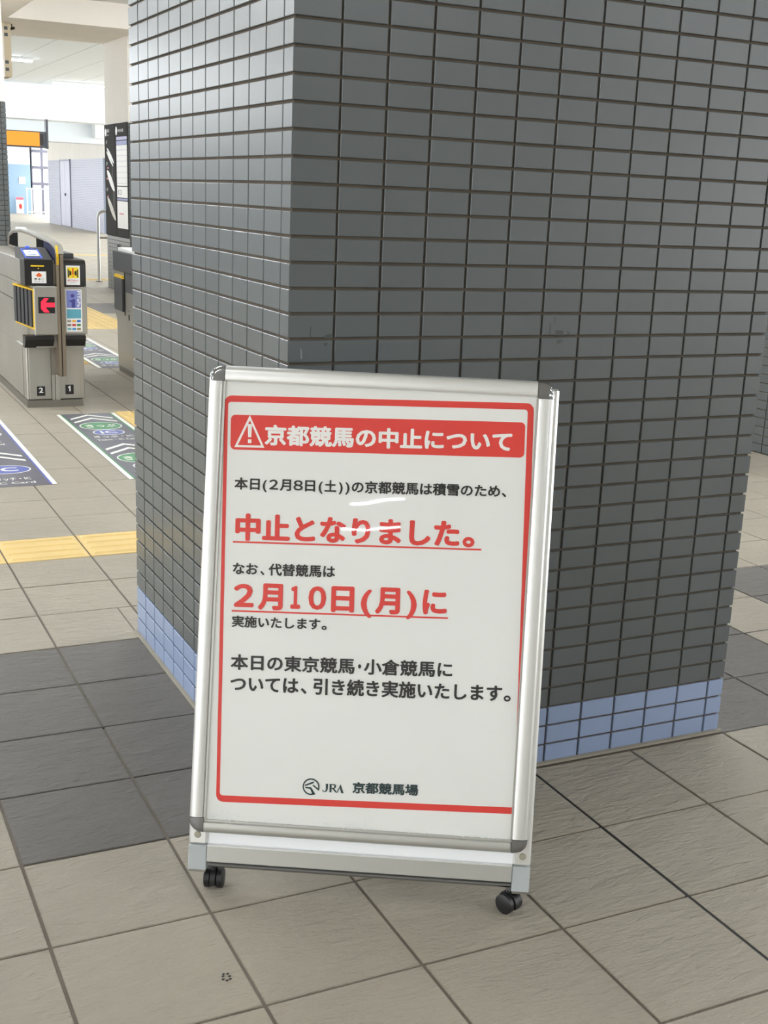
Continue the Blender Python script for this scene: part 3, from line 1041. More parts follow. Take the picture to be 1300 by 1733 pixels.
def caster(name, x, y, ang, parent):
    """Twin-wheel caster standing on the floor at local x, y; wheel axle turned by ang."""
    ca, sa = math.cos(ang), math.sin(ang)

    def fn(a, b_, z):
        return (x + a * ca - b_ * sa, y + a * sa + b_ * ca, z)
    hood = MB(fn)
    n = 12
    prof = [(0.0225 * math.cos(math.pi * i / n), 0.020 + 0.0225 * math.sin(math.pi * i / n)) for i in range(n + 1)]
    prof += [(-0.0225, 0.014), (-0.012, 0.010), (0.012, 0.010), (0.0225, 0.014)]
    hood.prism([(p[0], p[1]) for p in prof], -0.0050, 0.0050, 'x')
    o = hood.build(name, M_rubber, parent, smooth=True)
    for s in (-1, 1):
        w = MB(fn)
        w.cyl((s * 0.0058, 0, 0.020), (s * 0.0075, 0, 0.020), 0.0185, 28, 0.0200)
        w.cyl((s * 0.0075, 0, 0.020), (s * 0.0170, 0, 0.020), 0.0200, 28)
        w.cyl((s * 0.0170, 0, 0.020), (s * 0.0190, 0, 0.020), 0.0200, 28, 0.0170)
        w.build('wheel', M_rubber, o, smooth=True)
    st = MB(fn)
    st.cyl((0, 0.002, 0.040), (0, 0.002, 0.066), 0.0055, 14)
    st.build('stem', M_chrome, o, smooth=True)
    return o


caster('caster', 0.048 - BW / 2, 0.030, 0.0, board)
caster('caster', 0.631 - BW / 2, 0.016, math.radians(48), board)

# rear leaf of the A-frame, hinged at the top
RB = (0.275, 0.052)
RTOP = (sl * 0.965 + 0.034 * cl, BZ0 + cl * 0.965 - 0.034 * sl)


def rear(s, d, k):
    y = RB[0] + (RTOP[0] - RB[0]) * k
    z = RB[1] + (RTOP[1] - RB[1]) * k
    return (s - BW / 2, y + d, z)


for s0, s1 in ((0.002, 0.034), (0.633, 0.665)):
    MB(rear).box(s0, s1, -0.010, 0.012, 0.0, 1.0, 0.003).build('rear_leg', M_alu, board)
MB(rear).box(0.034, 0.633, 0.0, 0.003, 0.06, 0.97).build('rear_panel', M_whitep, board)
MB(rear).box(0.034, 0.633, -0.008, 0.010, 0.010, 0.060, 0.002).build('rear_base_rail', M_alud, board)
MB(rear).box(0.034, 0.633, -0.008, 0.010, 0.955, 0.990, 0.002).build('rear_top_rail', M_alud, board)
hb = MB()
hb.cyl((-0.25, RTOP[0] - 0.012, RTOP[1] - 0.004), (0.25, RTOP[0] - 0.012, RTOP[1] - 0.004), 0.006, 12)
hb.build('hinge_bar', M_steel, board, smooth=True)
caster('caster', 0.055 - BW / 2, RB[0], 0.5, board)
caster('caster', 0.615 - BW / 2, RB[0], -0.4, board)

# ================================================================== ticket gate, front one
GO = (0.545, 5.345, 0)
g1 = thing('ticket_gate', 'stainless ticket gate with red arrow display, lanes numbered two and one', 'ticket gate', GO)


def G():
    return at(g1)


YF = 5.345     # lower front
YU = 5.262     # upper front


def U(X, z):
    """Values read on the lower front plane, carried to the upper front plane."""
    k = (YU - CAM_POS[1]) / (YF - CAM_POS[1])
    return CAM_POS[0] + (X - CAM_POS[0]) * k, CAM_POS[2] + (z - CAM_POS[2]) * k


G().box(0.368, 0.707, 5.348, 6.875, 0.0, 0.043).build('plinth', M_steeld, g1)
G().box(0.372, 0.722, 5.366, 6.880, 0.043, 0.372, 0.006).build('lower_cabinet', M_steel, g1)
up = G()
up.prism([(0.425, 5.30), (0.722, 5.30), (0.722, 6.960), (0.367, 6.960), (0.367, 5.72), (0.425, 5.60)], 0.372, 0.742, 'z')
up.build('upper_cabinet', M_steel, g1)
G().box(0.366, 0.722, 5.285, 6.962, 0.742, 0.892, 0.008).build('head_cabinet', M_steel, g1)
G().box(0.3645, 0.3665, 5.72, 6.95, 0.626, 0.632).build('side_seam', M_gblack, g1)
G().box(0.3710, 0.3725, 5.48, 5.484, 0.05, 0.37).build('side_seam', M_gblack, g1)
# front lower doors
dl = G().box(0.386, 0.517, 5.357, 5.372, 0.048, 0.366, 0.002).build('front_panel', M_steel, g1)
dr_ = G().box(0.568, 0.696, 5.357, 5.372, 0.048, 0.366, 0.002).build('front_panel', M_steel, g1)
G().cyl((0.582, 5.357, 0.340), (0.582, 5.354, 0.340), 0.007, 14).build('lock', M_steeld, g1, smooth=True)
for par, x0, x1, z0, z1, ch in ((dl, 0.4285, 0.4775, 0.0705, 0.1290, '2'), (dr_, 0.6010, 0.6510, 0.0755, 0.1350, '1')):
    G().box(x0, x1, 5.3545, 5.3572, z0, z1).build('number_plate', M_gblack, par)
    b = G()
    mid = (x0 + x1) / 2
    if ch == '2':
        put_text(b, ch, mid - 0.013, mid + 0.013, z0 + 0.018, z1 - 0.008, lambda a, c: (a, 5.3540, c), 0.03)
    else:
        b.flat([(mid + a, 5.3540, z0 + c) for a, c in [(-0.002, 0.018), (0.006, 0.018), (0.006, 0.052), (0.000, 0.052), (-0.009, 0.045), (-0.009, 0.038), (-0.002, 0.042)]])
    b.build('numeral', M_glabel, par)
G().box(0.519, 0.536, 5.340, 5.366, 0.044, 0.202, 0.001).build('post_foot', M_steel, g1)
G().box(0.539, 0.567, 5.340, 5.366, 0.044, 0.202, 0.001).build('post_foot', M_steel, g1)
# black ticket trays
for a, c in ((0.369, 0.548), (0.586, 0.739)):
    x0, _ = U(a, 0.4); x1, _ = U(c, 0.4)
    b = G()
    b.prism([(YU - 0.002, 0.4455), (YU - 0.002, 0.425), (YU + 0.045, 0.372), (5.36, 0.372), (5.36, 0.4455)], x0 + 0.001, x1 - 0.006, 'x')
    b.build('ticket_tray', M_gblack, g1)
# arrow display box
x0, z0 = U(0.426, 0.447); x1, z1 = U(0.5635, 0.727)
ab_ = G().box(x0, x1, 5.240, 5.40, z0, z1, 0.003).build('display_box', M_steel, g1)
G().box(x0 - 0.002, x1 + 0.002, 5.236, 5.34, z1 - 0.002, z1 + 0.008, 0.002).build('box_lid', M_alud, ab_)
G().prism([(x0 + 0.01, 5.245), (x1 - 0.012, 5.245), (x1 - 0.02, 5.285), (x0 + 0.015, 5.285)], z1 + 0.008, z1 + 0.0088, 'z').build('lid_label', M_glabel, ab_)
ax0, az0 = U(0.449, 0.576); ax1, az1 = U(0.5465, 0.6725)
G().box(ax0, ax1, 5.2375, 5.2402, az0, az1).build('arrow_screen', M_gblack, ab_)
arrow = [(790, 1145), (790, 1208), (650, 1208), (710, 1285), (632, 1285), (587, 1235), (587, 1130), (640, 1075), (705, 1075), (650, 1145)]
G().flat([(ax0 + (p[0] - 547) / 248 * (ax1 - ax0), 5.2370, az1 - (p[1] - 1060) / 240 * (az1 - az0)) for p in arrow]).build('lit_arrow', M_ledred, ab_)
# left head: black reader block
hx0, hz0 = U(0.376, 0.737); hx1, hz1 = U(0.547, 0.893)
hd = G().box(hx0, hx1, YU - 0.004, 5.40, hz0, hz1, 0.004).build('reader_block', M_gblack, g1)
sx0, sz0 = U(0.408, 0.842); sx1, sz1 = U(0.500, 0.868)
G().box(sx0, sx1, YU - 0.0055, YU - 0.0035, sz0, sz1).build('slot', mat('slot_black', (8, 8, 8), 0.6), hd)
sx0, sz0 = U(0.415, 0.850); sx1, sz1 = U(0.494, 0.858)
G().box(sx0, sx1, YU - 0.0065, YU - 0.0050, sz0, sz1).build('slot_lamp', M_gyel, hd)
lx, lz = U(0.460, 0.840)
G().cyl((lx, YU - 0.004, lz), (lx, YU - 0.006, lz), 0.004, 10).build('slot_lamp', M_gyel, hd)
x0, z0 = U(0.420, 0.753); x1, z1 = U(0.5045, 0.822)
stk = G().box(x0, x1, YU - 0.0052, YU - 0.0040, z0, z1).build('white_sticker', M_glabel, hd)
cxs, czs = (x0 + x1) / 2, z0 + (z1 - z0) * 0.70
G().flat([(cxs + a, YU - 0.0056, czs + c) for a, c in [(-0.013, -0.011), (0.013, -0.011), (0.013, -0.004), (0.022, -0.004), (0, 0.014), (-0.022, -0.004), (-0.013, -0.004)]]).build('orange_arrow', M_orange, hd)
b = G()
put_text(b, '●▲○', x0 + 0.014, x1 - 0.012, z0 + 0.021, z0 + 0.029, lambda a, c: (a, YU - 0.0056, c))
put_text(b, 'きっぷ・IC', x0 + 0.014, x1 - 0.014, z0 + 0.008, z0 + 0.016, lambda a, c: (a, YU - 0.0056, c), 0.01)
b.build('sticker_print', M_black, hd)
# sloping card reader on top
rd = G()
rd.prism([(YU - 0.002, 0.882), (YU - 0.002, 0.897), (5.47, 0.952), (5.60, 0.952), (5.60, 0.882)], 0.369, 0.528, 'x')
rdo = rd.build('card_reader', M_gdark, g1)


def slope(a, c, e=0.0006):
    """a along x, c 0..1 up the sloping reader plate."""
    return (a, 5.272 + c * 0.195, 0.9005 + c * 0.0505 + e)


def ring_on(fn, x0, x1, y0, y1, r, w, e):
    return [fn(a, c, e) for a, c in rrect(x0, x1, y0, y1, r)], [fn(a, c, e) for a, c in rrect(x0 + w, x1 - w, y0 + w / 0.2, y1 - w / 0.2, r * 0.6)]


b = G(); o_, i_ = ring_on(slope, 0.377, 0.477, 0.06, 0.92, 0.01, 0.008, 0.0012); b.strip(o_, i_).build('reader_frame', M_scrblue, rdo)
b = G(); b.flat([slope(a, c, 0.0010) for a, c in rrect(0.388, 0.468, 0.25, 0.78, 0.014)]).build('reader_screen', M_scrwhite, rdo)
b = G(); put_text(b, 'IC', 0.413, 0.443, 0.53, 0.68, lambda a, c: slope(a, c, 0.0016), 0.02); b.build('screen_text', M_navy, rdo)
b = G(); b.flat([slope(a, c, 0.0016) for a, c in rrect(0.405, 0.450, 0.34, 0.42, 0.004)]).build('screen_bar', M_teal, rdo)
G().box(0.410, 0.436, 5.470, 5.490, 0.952, 0.962, 0.002).build('blue_lamp', M_scrblue, rdo)
# folded flap
FA, FB = (0.3735, 5.715), (0.4160, 5.262)      # lane edge and front edge of the flap's ribbed face
fl = G()
fl.prism([FA, (0.3755, 5.735), (0.4330, 5.44), (0.4330, 5.262), (0.4260, 5.250), FB], 0.492, 0.716, 'z')
flo = fl.build('flap_pad', M_gdark, g1)
M_rib = mat('flap_rib_grey', (62, 63, 66), 0.5)
for k in range(5):
    f0 = 0.05 + k * 0.185
    xa, ya = FA[0] + (FB[0] - FA[0]) * f0, FA[1] + (FB[1] - FA[1]) * f0
    xb, yb = FA[0] + (FB[0] - FA[0]) * (f0 + 0.12), FA[1] + (FB[1] - FA[1]) * (f0 + 0.12)
    G().prism([(xa, ya), (xa - 0.010, ya - 0.003), (xb - 0.010, yb - 0.003), (xb, yb)], 0.496, 0.712, 'z').build('flap_rib', M_rib, flo)
ye = G()
ye.prism([(0.4105, 5.285), (0.4120, 5.246), (0.4330, 5.240), (0.4330, 5.262)], 0.494, 0.716, 'z')
ye.prism([(0.3640, 5.712), (0.4120, 5.246), (0.4330, 5.240), (0.4330, 5.40), (0.3800, 5.722)], 0.714, 0.724, 'z')
ye.prism([(0.3735, 5.700), (0.4120, 5.246), (0.4330, 5.240), (0.4330, 5.30), (0.3800, 5.712)], 0.484, 0.494, 'z')
ye.build('flap_rim', M_gyel, flo)
# right head and panel
x0, z0 = U(0.5885, 0.737); x1, z1 = U(0.7415, 0.893)
b = G()
prof = [(YU - 0.002, z0), (YU - 0.002, z1 - 0.030), (YU + 0.006, z1 - 0.012), (YU + 0.022, z1 - 0.002), (YU + 0.05, z1), (5.62, z1), (5.62, z0)]
b.prism(prof, x0, x1, 'x')
rh = b.build('head_cover', M_gblack, g1, smooth=True)
G().box(x0 + 0.006, x1 - 0.03, 5.45, 5.85, z1 - 0.002, z1 + 0.028, 0.004).build('head_lid', M_gdark, rh)
x0, z0 = U(0.6225, 0.744); x1, z1 = U(0.7055, 0.859)
st = G().box(x0, x1, YU - 0.0035, YU - 0.0022, z0, z1).build('caution_sticker', M_glabel, rh)
yy_ = YU - 0.0040
G().flat([(a, yy_, c) for a, c in rrect(x0 + 0.008, x1 - 0.007, z0 + 0.040, z1 - 0.010, 0.002)]).build('yellow_field', mat('yellow_print', (246, 218, 30), 0.5), rh)
b = G()
mx_ = (x0 + x1) / 2
for s in (-1, 1):
    b.flat([(mx_ + s * a, yy_ - 0.0004, c) for a, c in [(0.009, z0 + 0.060), (0.022, z0 + 0.053), (0.022, z0 + 0.085), (0.009, z0 + 0.080)]])
    b.flat([(mx_ + s * a, yy_ - 0.0004, c) for a, c in [(0.024, z0 + 0.045), (0.031, z0 + 0.045), (0.031, z0 + 0.092), (0.024, z0 + 0.092)]])
b.build('gate_symbol', M_black, rh)
b = G()
b.box(mx_ - 0.004, mx_ + 0.004, yy_ - 0.0010, yy_ - 0.0004, z0 + 0.060, z1 - 0.014)
b.flat([(a, yy_ - 0.0008, c) for a, c in ellipse(mx_, z0 + 0.050, 0.004, 0.004, 12)])
b.build('person_symbol', mat('vermilion_print', (222, 74, 34), 0.5), rh)
b = G()
put_text(b, '通行できません', x0 + 0.008, x1 - 0.007, z0 + 0.020, z0 + 0.033, lambda a, c: (a, yy_, c), 0.02)
b.build('pink_caption', M_pink, rh)
b = G()
put_text(b, 'No Entry', x0 + 0.024, x1 - 0.022, z0 + 0.011, z0 + 0.016, lambda a, c: (a, yy_, c))
b.build('small_caption', M_black, rh)
x0, z0 = U(0.5925, 0.448); x1, z1 = U(0.7445, 0.734)
rp = G().box(x0, x1, YU, 5.37, z0, z1, 0.003).build('advert_panel', M_steel, g1)
x0, z0 = U(0.6165, 0.463); x1, z1 = U(0.7130, 0.716)
yy_ = YU - 0.0010
G().box(x0, x1, yy_ - 0.0006, YU + 0.001, z0, z1).build('advert_sheet', M_glabel, rp)
H = z1 - z0; W_ = x1 - x0
yy_ -= 0.0010
G().flat([(a, yy_, c) for a, c in rrect(x0 + 0.004, x1 - 0.006, z0 + H * 0.565, z1 - 0.004, 0.004)]).build('advert_picture', M_violet, rp)
b = G()
b.flat([(a, yy_ - 0.0004, c) for a, c in ellipse(x0 + W_ * 0.43, z0 + H * 0.855, 0.0115, 0.0115, 20)])
b.flat([(a, yy_ - 0.0004, c) for a, c in [(x0 + W_ * 0.36, z0 + H * .57), (x0 + W_ * .58, z0 + H * .57), (x0 + W_ * .60, z0 + H * .77), (x0 + W_ * .50, z0 + H * .78), (x0 + W_ * .16, z0 + H * .73), (x0 + W_ * .36, z0 + H * .70)]])
b.build('advert_figure', M_navy, rp)
b = G()
put_text(b, 'PiTaPa', 0.0, 1.0, 0.0, 1.0, lambda a, c: (x1 - 0.027 + c * 0.018, yy_ - 0.0004, z1 - 0.008 - a * H * 0.38), 0.02)
b.build('advert_name', M_glabel, rp)
G().flat([(a, yy_, c) for a, c in rrect(x0 + 0.004, x1 - 0.006, z0 + H * 0.315, z0 + H * 0.535, 0.001)]).build('advert_band', M_teal, rp)
cols_ = [(150, 140, 130), (226, 170, 60), (40, 110, 190), (140, 120, 110), (200, 60, 60), (60, 130, 70), (110, 170, 180), (70, 150, 210), (150, 130, 90)]
for k in range(9):
    r, c = divmod(k, 3)
    a = x0 + 0.006 + c * (W_ - 0.010) / 3
    q = z0 + H * (0.225 - r * 0.095)
    G().box(a, a + W_ * 0.24, yy_ - 0.0002, yy_ + 0.0004, q, q + H * 0.055).build('advert_logo', mat('logo_print', cols_[k], 0.5), rp)
# centre post and hood, running back along the machine
hood = [(5.235, 0.205), (5.235, 0.925), (5.250, 0.960), (5.30, 0.982), (5.45, 0.994), (5.75, 1.008), (6.10, 1.022), (6.45, 1.026), (6.72, 1.012), (6.90, 0.988), (6.985, 0.952), (6.995, 0.900), (6.93, 0.870), (5.50, 0.870), (5.38, 0.80), (5.37, 0.205)]
po = G().prism(hood, 0.5455, 0.5615, 'x').build('centre_post', M_bronze, g1)
G().prism([(p[0] + 0.004, p[1] - 0.004) for p in hood], 0.5635, 0.5655, 'x').build('post_gap', M_gblack, po)
G().prism(hood, 0.5675, 0.588, 'x').build('post_half', M_bronze, po)
topl = [(5.232, 0.93)] + hood[2:12]
b = G()
vs = [(0.543, p[0], p[1] + 0.003) for p in topl] + [(0.591, p[0], p[1] + 0.003) for p in topl]
n = len(topl)
b.add(vs + [(v[0], v[1], v[2] - 0.010) for v in vs], [(i, i + 1, i + 1 + n, i + n) for i in range(n - 1)] +
      [(i, i + 1, i + 1 + 2 * n, i + 2 * n) for i in range(n - 1)] + [(i + n, i + 1 + n, i + 1 + 3 * n, i + 3 * n) for i in range(n - 1)])
b.build('hood_trim', M_alud, po, smooth=True)
# side of the hood that faces the lane: recessed panel between two black sensor ends
G().prism([(5.86, 0.905), (5.86, 0.990), (6.10, 1.004), (6.44, 1.008), (6.55, 1.002), (6.55, 0.905)], 0.5435, 0.5460, 'x').build('hood_inset', mat('hood_inset_grey', (176, 172, 160), 0.5), po)
G().prism([(6.56, 0.905), (6.56, 1.000), (6.74, 0.990), (6.90, 0.962), (6.935, 0.905)], 0.5430, 0.5460, 'x').build('sensor_window', M_sensor, po)
G().prism([(5.62, 0.900), (5.62, 0.990), (5.85, 0.995), (5.85, 0.900)], 0.5430, 0.5460, 'x').build('sensor_window', M_sensor, po)
G().prism([(5.27, 0.872), (5.27, 0.955), (5.42, 0.985), (5.61, 0.990), (5.61, 0.872)], 0.5430, 0.5460, 'x').build('side_window', mat('blue_black_window', (50, 52, 76), 0.7, spec=0.1), po)
yb = G()
path = [(5.2325, 0.866), (5.2325, 0.925), (5.247, 0.962), (5.262, 0.976)]
vs = [(0.5475, p[0], p[1]) for p in path] + [(0.5605, p[0], p[1]) for p in path]
n = len(path)
yb.add([(v[0], v[1] - 0.002, v[2] + 0.003) for v in vs] + vs, [(i, i + 1, i + 1 + n, i + n) for i in range(n - 1)] + [(i, i + 1, i + 1 + 2 * n, i + 2 * n) for i in range(n - 1)])
yb.build('yellow_label', M_gyel, po)
b = G()
put_text(b, '通路注意', 0, 1, 0, 1, lambda a, c: (0.5505 + c * 0.006, 5.2296, 0.917 - a * 0.045))
b.build('label_print', M_black, po)
for k, (yy2, xx2) in enumerate(((6.78, 0.605), (6.30, 0.625), (5.95, 0.64))):
    G().box(xx2 - 0.03, xx2 + 0.03, yy2 - 0.06, yy2 + 0.06, 0.892, 1.03 if k == 0 else 1.015 - 0.02 * k, 0.006).build('sensor_cap', M_glabel, g1)
G().box(0.60, 0.71, 5.86, 6.93, 0.890, 0.905, 0.004).build('top_plate', M_steel, g1)

# ------------------------------------------------------------------ second gate, beyond the lane
g2 = thing('ticket_gate', 'stainless ticket gate with charcoal flap half hidden behind the blue-footed column', 'ticket gate', (1.47, 6.1, 0))


def K():
    return at(g2)


K().box(1.300, 1.640, 5.36, 6.868, 0.0, 0.042).build('plinth', M_steeld, g2)
b = K()
b.prism([(5.345, 0.042), (6.880, 0.042), (6.895, 0.365), (6.962, 0.445), (6.962, 0.735), (5.262, 0.735), (5.262, 0.445), (5.345, 0.37)], 1.298, 1.650, 'x')
b.build('cabinet', M_steel, g2)
K().box(1.290, 1.655, 5.27, 6.968, 0.735, 0.880, 0.006).build('head_cover', M_gdark, g2)
K().prism([(5.40, 0.880), (6.40, 0.892), (6.85, 0.905), (6.88, 0.880)], 1.302, 1.64, 'x').build('top_plate', M_glabel, g2)
K().cyl((1.315, 6.86, 0.878), (1.315, 6.86, 0.925), 0.016, 14).build('top_knob', M_gdark, g2, smooth=True)
fo = K().box(1.280, 1.302, 6.655, 6.905, 0.452, 0.690, 0.006).build('flap_pad', M_gdark, g2)
K().prism([(6.905, 0.690), (6.655, 0.690), (6.665, 0.708), (6.895, 0.712)], 1.282, 1.300, 'x').build('flap_rim', M_gyel, fo)
K().box(1.294, 1.300, 6.638, 6.650, 0.43, 0.735).build('panel_gap', M_gblack, g2)
K().box(1.2935, 1.2985, 5.5, 6.62, 0.60, 0.735).build('side_cover', M_gdark, g2)
K().box(1.2955, 1.2990, 6.520, 6.545, 0.405, 0.445).build('side_slot', M_gblack, g2)
K().cyl((1.298, 6.535, 0.475), (1.2945, 6.535, 0.475), 0.012, 14).build('side_lock', M_steel, g2, smooth=True)

# ================================================================== floor films in the lanes
def film(name, label, x0, x1, y0, y1, colr, elems):
    t = thing(name, label, 'floor sign', ((x0 + x1) / 2, y0, 0))
    at(t).prism(rrect(x0, x1, y0, y1, 0.012), 0.0008, 0.0016, 'z').build('film_sheet', M_matgrey, t)
    z = 0.0020
    for a, b_ in ((x0 + 0.002, x0 + 0.024), (x1 - 0.024, x1 - 0.002)):
        at(t).prism([(a, y0 + 0.004), (b_, y0 + 0.004), (b_, y1 - 0.004), (a, y1 - 0.004)], 0.0014, z, 'z').build('white_edge', M_matwhite, t)
    for a, b_ in ((x0 + 0.024, x0 + 0.034), (x1 - 0.034, x1 - 0.024)):
        at(t).prism([(a, y0 + 0.004), (b_, y0 + 0.004), (b_, y1 - 0.004), (a, y1 - 0.004)], 0.0014, z - 0.0002, 'z').build('coloured_edge', colr, t)
    cx_ = (x0 + x1) / 2
    for e in elems:
        if e[0] == 'chevron':
            yy = e[1]
            for dy in (0.0, -0.107):
                o = [(cx_ - 0.124, yy - 0.122 + dy), (cx_, yy + dy), (cx_ + 0.124, yy - 0.122 + dy)]
                i = [(cx_ - 0.124, yy - 0.160 + dy), (cx_, yy - 0.036 + dy), (cx_ + 0.124, yy - 0.160 + dy)]
                at(t).strip([(*p, z) for p in o], [(*p, z) for p in i], closed=False).build('chevron', M_matwhite, t)
        elif e[0] == 'oval':
            _, yy, rx, ry, m_, txt, tw, th = e
            at(t).strip([(*p, z) for p in ellipse(cx_, yy, rx, ry)], [(*p, z) for p in ellipse(cx_, yy, rx - 0.007, ry - 0.009)]).build('oval_outline', M_matwhite, t)
            o = at(t).flat([(*p, z - 0.0002) for p in ellipse(cx_, yy, rx - 0.006, ry - 0.008)]).build('oval', m_, t)
            b = at(t); put_text(b, txt, cx_ - tw, cx_ + tw, yy - th, yy + th, lambda a, c: (a, c, z + 0.0003), 0.025)
            b.build('oval_text', M_matwhite, o)
        else:
            _, yy, h, txt, hw = e
            b = at(t); put_text(b, txt, cx_ - hw, cx_ + hw, yy - h / 2, yy + h / 2, lambda a, c: (a, c, z + 0.0003), 0.02)
            b.build('film_text', M_matwhite, t)
    return t


el = []
for k in range(2):
    o = -0.9 * k
    el += [('chevron', 5.030 + o), ('oval', 4.655 + o, 0.120, 0.118, M_matgreen, 'きっぷ', 0.085, 0.045), ('oval', 4.457 + o, 0.088, 0.082, M_matblue, 'IC', 0.046, 0.038),
           ('text', 4.330 + o, 0.055, 'きっぷ・IC', 0.110), ('text', 4.245 + o, 0.040, 'Ticket・IC Card', 0.112)]
film('floor_film', 'grey floor film with green ticket oval in front of the ticket gate', 0.482, 0.835, 3.285, 5.065, M_matgreen, el)
el = []
for k in range(2):
    o = 0.9 * k
    el += [('chevron', 4.075 + o), ('oval', 3.637 + o, 0.116, 0.095, M_matblue, 'IC', 0.055, 0.040), ('text', 3.430 + o, 0.062, 'タッチ・IC', 0.080), ('text', 3.348 + o, 0.038, 'IC Card', 0.088)]
film('floor_film', 'grey floor film with blue ovals cut by the left picture edge', -0.203, 0.151, 3.280, 5.060, M_matblue, el)
el = []
for k in range(2):
    o = -0.9 * k
    el += [('chevron', 8.75 + o), ('oval', 8.36 + o, 0.115, 0.11, M_matgreen, 'きっぷ', 0.085, 0.045), ('oval', 8.16 + o, 0.088, 0.08, M_matblue, 'IC', 0.046, 0.038), ('text', 8.02 + o, 0.06, 'きっぷ・IC', 0.11)]
film('floor_film', 'grey floor film lying beyond the ticket gates between lane and yellow path', 1.165, 1.505, 6.99, 8.86, M_matwhite, el)

# ================================================================== posters on the far column
def poster_board(label, y0, y1, group):
    t = thing('wall_poster', label, 'poster', (3.05, (y0 + y1) / 2, 0.70), group=group)
    at(t).box(3.038, 3.0495, y0, y1, 0.705, 2.112, 0.002).build('poster_sheet', M_poster, t)
    return t


XP = 3.0372
p1 = poster_board('charcoal guide poster with three pale slanted floor plans on the far column', 14.155, 14.745, 'charcoal posters on the far column')


def wp(y, z):
    return (XP, y, z)


def plan(y0, z0, y1, z1, w, m=M_glabel):
    """Slanted lens-shaped plan from (y0, z0) to (y1, z1)."""
    d = Vector((y1 - y0, z1 - z0)); n = Vector((-d.y, d.x)).normalized()
    pts = []
    for i in range(13):
        f = i / 12
        c = Vector((y0, z0)) + d * f + n * (w * math.sin(math.pi * min(1, max(0, f))) ** 0.5)
        pts.append(wp(c.x, c.y))
    for i in range(12, -1, -1):
        f = i / 12
        c = Vector((y0, z0)) + d * f - n * (w * math.sin(math.pi * f) ** 0.5)
        pts.append(wp(c.x, c.y))
    return pts


at(p1).flat(plan(14.62, 1.82, 14.22, 1.62, 0.028)).build('floor_plan', M_glabel, p1)
at(p1).flat(plan(14.64, 1.78, 14.27, 1.585, 0.025)).build('floor_plan', M_glabel, p1)
at(p1).flat(plan(14.635, 1.535, 14.21, 1.275, 0.060)).build('floor_plan', M_glabel, p1)
at(p1).flat(plan(14.635, 1.19, 14.17, 0.905, 0.055)).build('floor_plan', mat('pale_plan', (226, 222, 214), 0.5), p1)
at(p1).flat([wp(*p) for p in ellipse(14.66, 2.015, 0.045, 0.050, 20)]).build('poster_badge', M_glabel, p1)
b = at(p1)
put_text(b, '構内案内', 0, 1, 0, 1, lambda a, c: wp(14.60 - a * 0.14, 2.01 + c * 0.045))
put_text(b, 'Station map', 0, 1, 0, 1, lambda a, c: wp(14.60 - a * 0.12, 1.97 + c * 0.02))
put_text(b, '3F', 0, 1, 0, 1, lambda a, c: wp(14.66 - a * 0.07, 1.87 + c * 0.04))
put_text(b, '2F', 0, 1, 0, 1, lambda a, c: wp(14.66 - a * 0.07, 1.60 + c * 0.04))
put_text(b, '1F', 0, 1, 0, 1, lambda a, c: wp(14.66 - a * 0.07, 1.27 + c * 0.04))
b.build('poster_text', M_glabel, p1)
for yy, zz, h in ((14.33, 1.37, 0.24), (14.30, 1.00, 0.27), (14.22, 1.00, 0.30)):
    at(p1).box(XP, XP + 0.001, yy - 0.006, yy + 0.006, zz, zz + h).build('link_line', mat('grey_link', (128, 128, 124), 0.5), p1)
for yy, zz in ((14.57, 1.565), (14.62, 1.43), (14.60, 1.20)):
    at(p1).box(XP - 0.0004, XP + 0.001, yy - 0.035, yy + 0.035, zz - 0.010, zz + 0.012).build('red_mark', M_pink, p1)
p2 = poster_board('charcoal timetable poster with white and blue sheets beside the floor plans', 13.515, 14.135, 'charcoal posters on the far column')
at(p2).flat([wp(*p) for p in ellipse(14.08, 2.02, 0.05, 0.055, 20)]).build('poster_badge', M_glabel, p2)
b = at(p2); put_text(b, '時刻表', 0, 1, 0, 1, lambda a, c: wp(14.00 - a * 0.30, 2.0 + c * 0.04)); b.build('poster_text', M_glabel, p2)
for z0, z1, m_ in ((1.905, 1.945, mat('pale_violet_print', (190, 190, 232), 0.5)), (1.845, 1.895, M_matblue), (1.345, 1.842, M_glabel), (1.20, 1.335, M_glabel), (1.165, 1.19, M_matblue), (0.815, 1.155, M_glabel)):
    at(p2).box(XP, XP + 0.0012, 13.535, 14.085, z0, z1).build('timetable_sheet', m_, p2)
for k in range(7):
    at(p2).box(XP - 0.0004, XP, 13.545, 14.08, 1.37 + k * 0.068, 1.38 + k * 0.068).build('timetable_rule', mat('pale_grey_rule', (214, 216, 222), 0.5), p2)
b = at(p2); put_text(b, '0123', 0, 1, 0, 1, lambda a, c: (XP - 0.0005, 14.04 - a * 0.2, 1.235 + c * 0.06)); b.build('sheet_text', M_gdark, p2)
at(p2).box(XP - 0.0004, XP, 13.75, 13.98, 0.99, 1.005).build('sheet_mark', M_pink, p2)

# ================================================================== handrail, hanging box, signs
hr = thing('handrail', 'grey metal handrail of bent tube standing beside the far poster column', 'handrail', (3.14, 15.69, 0))
path = [(3.14, 15.69, 0.0), (3.14, 15.69, 0.90)]
for i in range(1, 7):
    a = math.pi / 2 * i / 6
    path.append((3.14 + 0.09 * (1 - math.cos(a)), 15.69, 0.90 + 0.09 * math.sin(a)))
path += [(3.65, 15.69, 0.99)]
at(hr).tube(path, 0.022).build('tube', M_alu, hr, smooth=True)
at(hr).tube([(3.14, 15.69, 0.62), (3.65, 15.69, 0.62)], 0.014).build('lower_rail', M_steel, hr, smooth=True)
at(hr).tube([(3.62, 15.69, 0.0), (3.62, 15.69, 0.99)], 0.022).build('far_post', M_steel, hr, smooth=True)
at(hr).cyl((3.14, 15.69, 0), (3.14, 15.69, 0.012), 0.05, 16).build('foot_flange', M_steeld, hr)

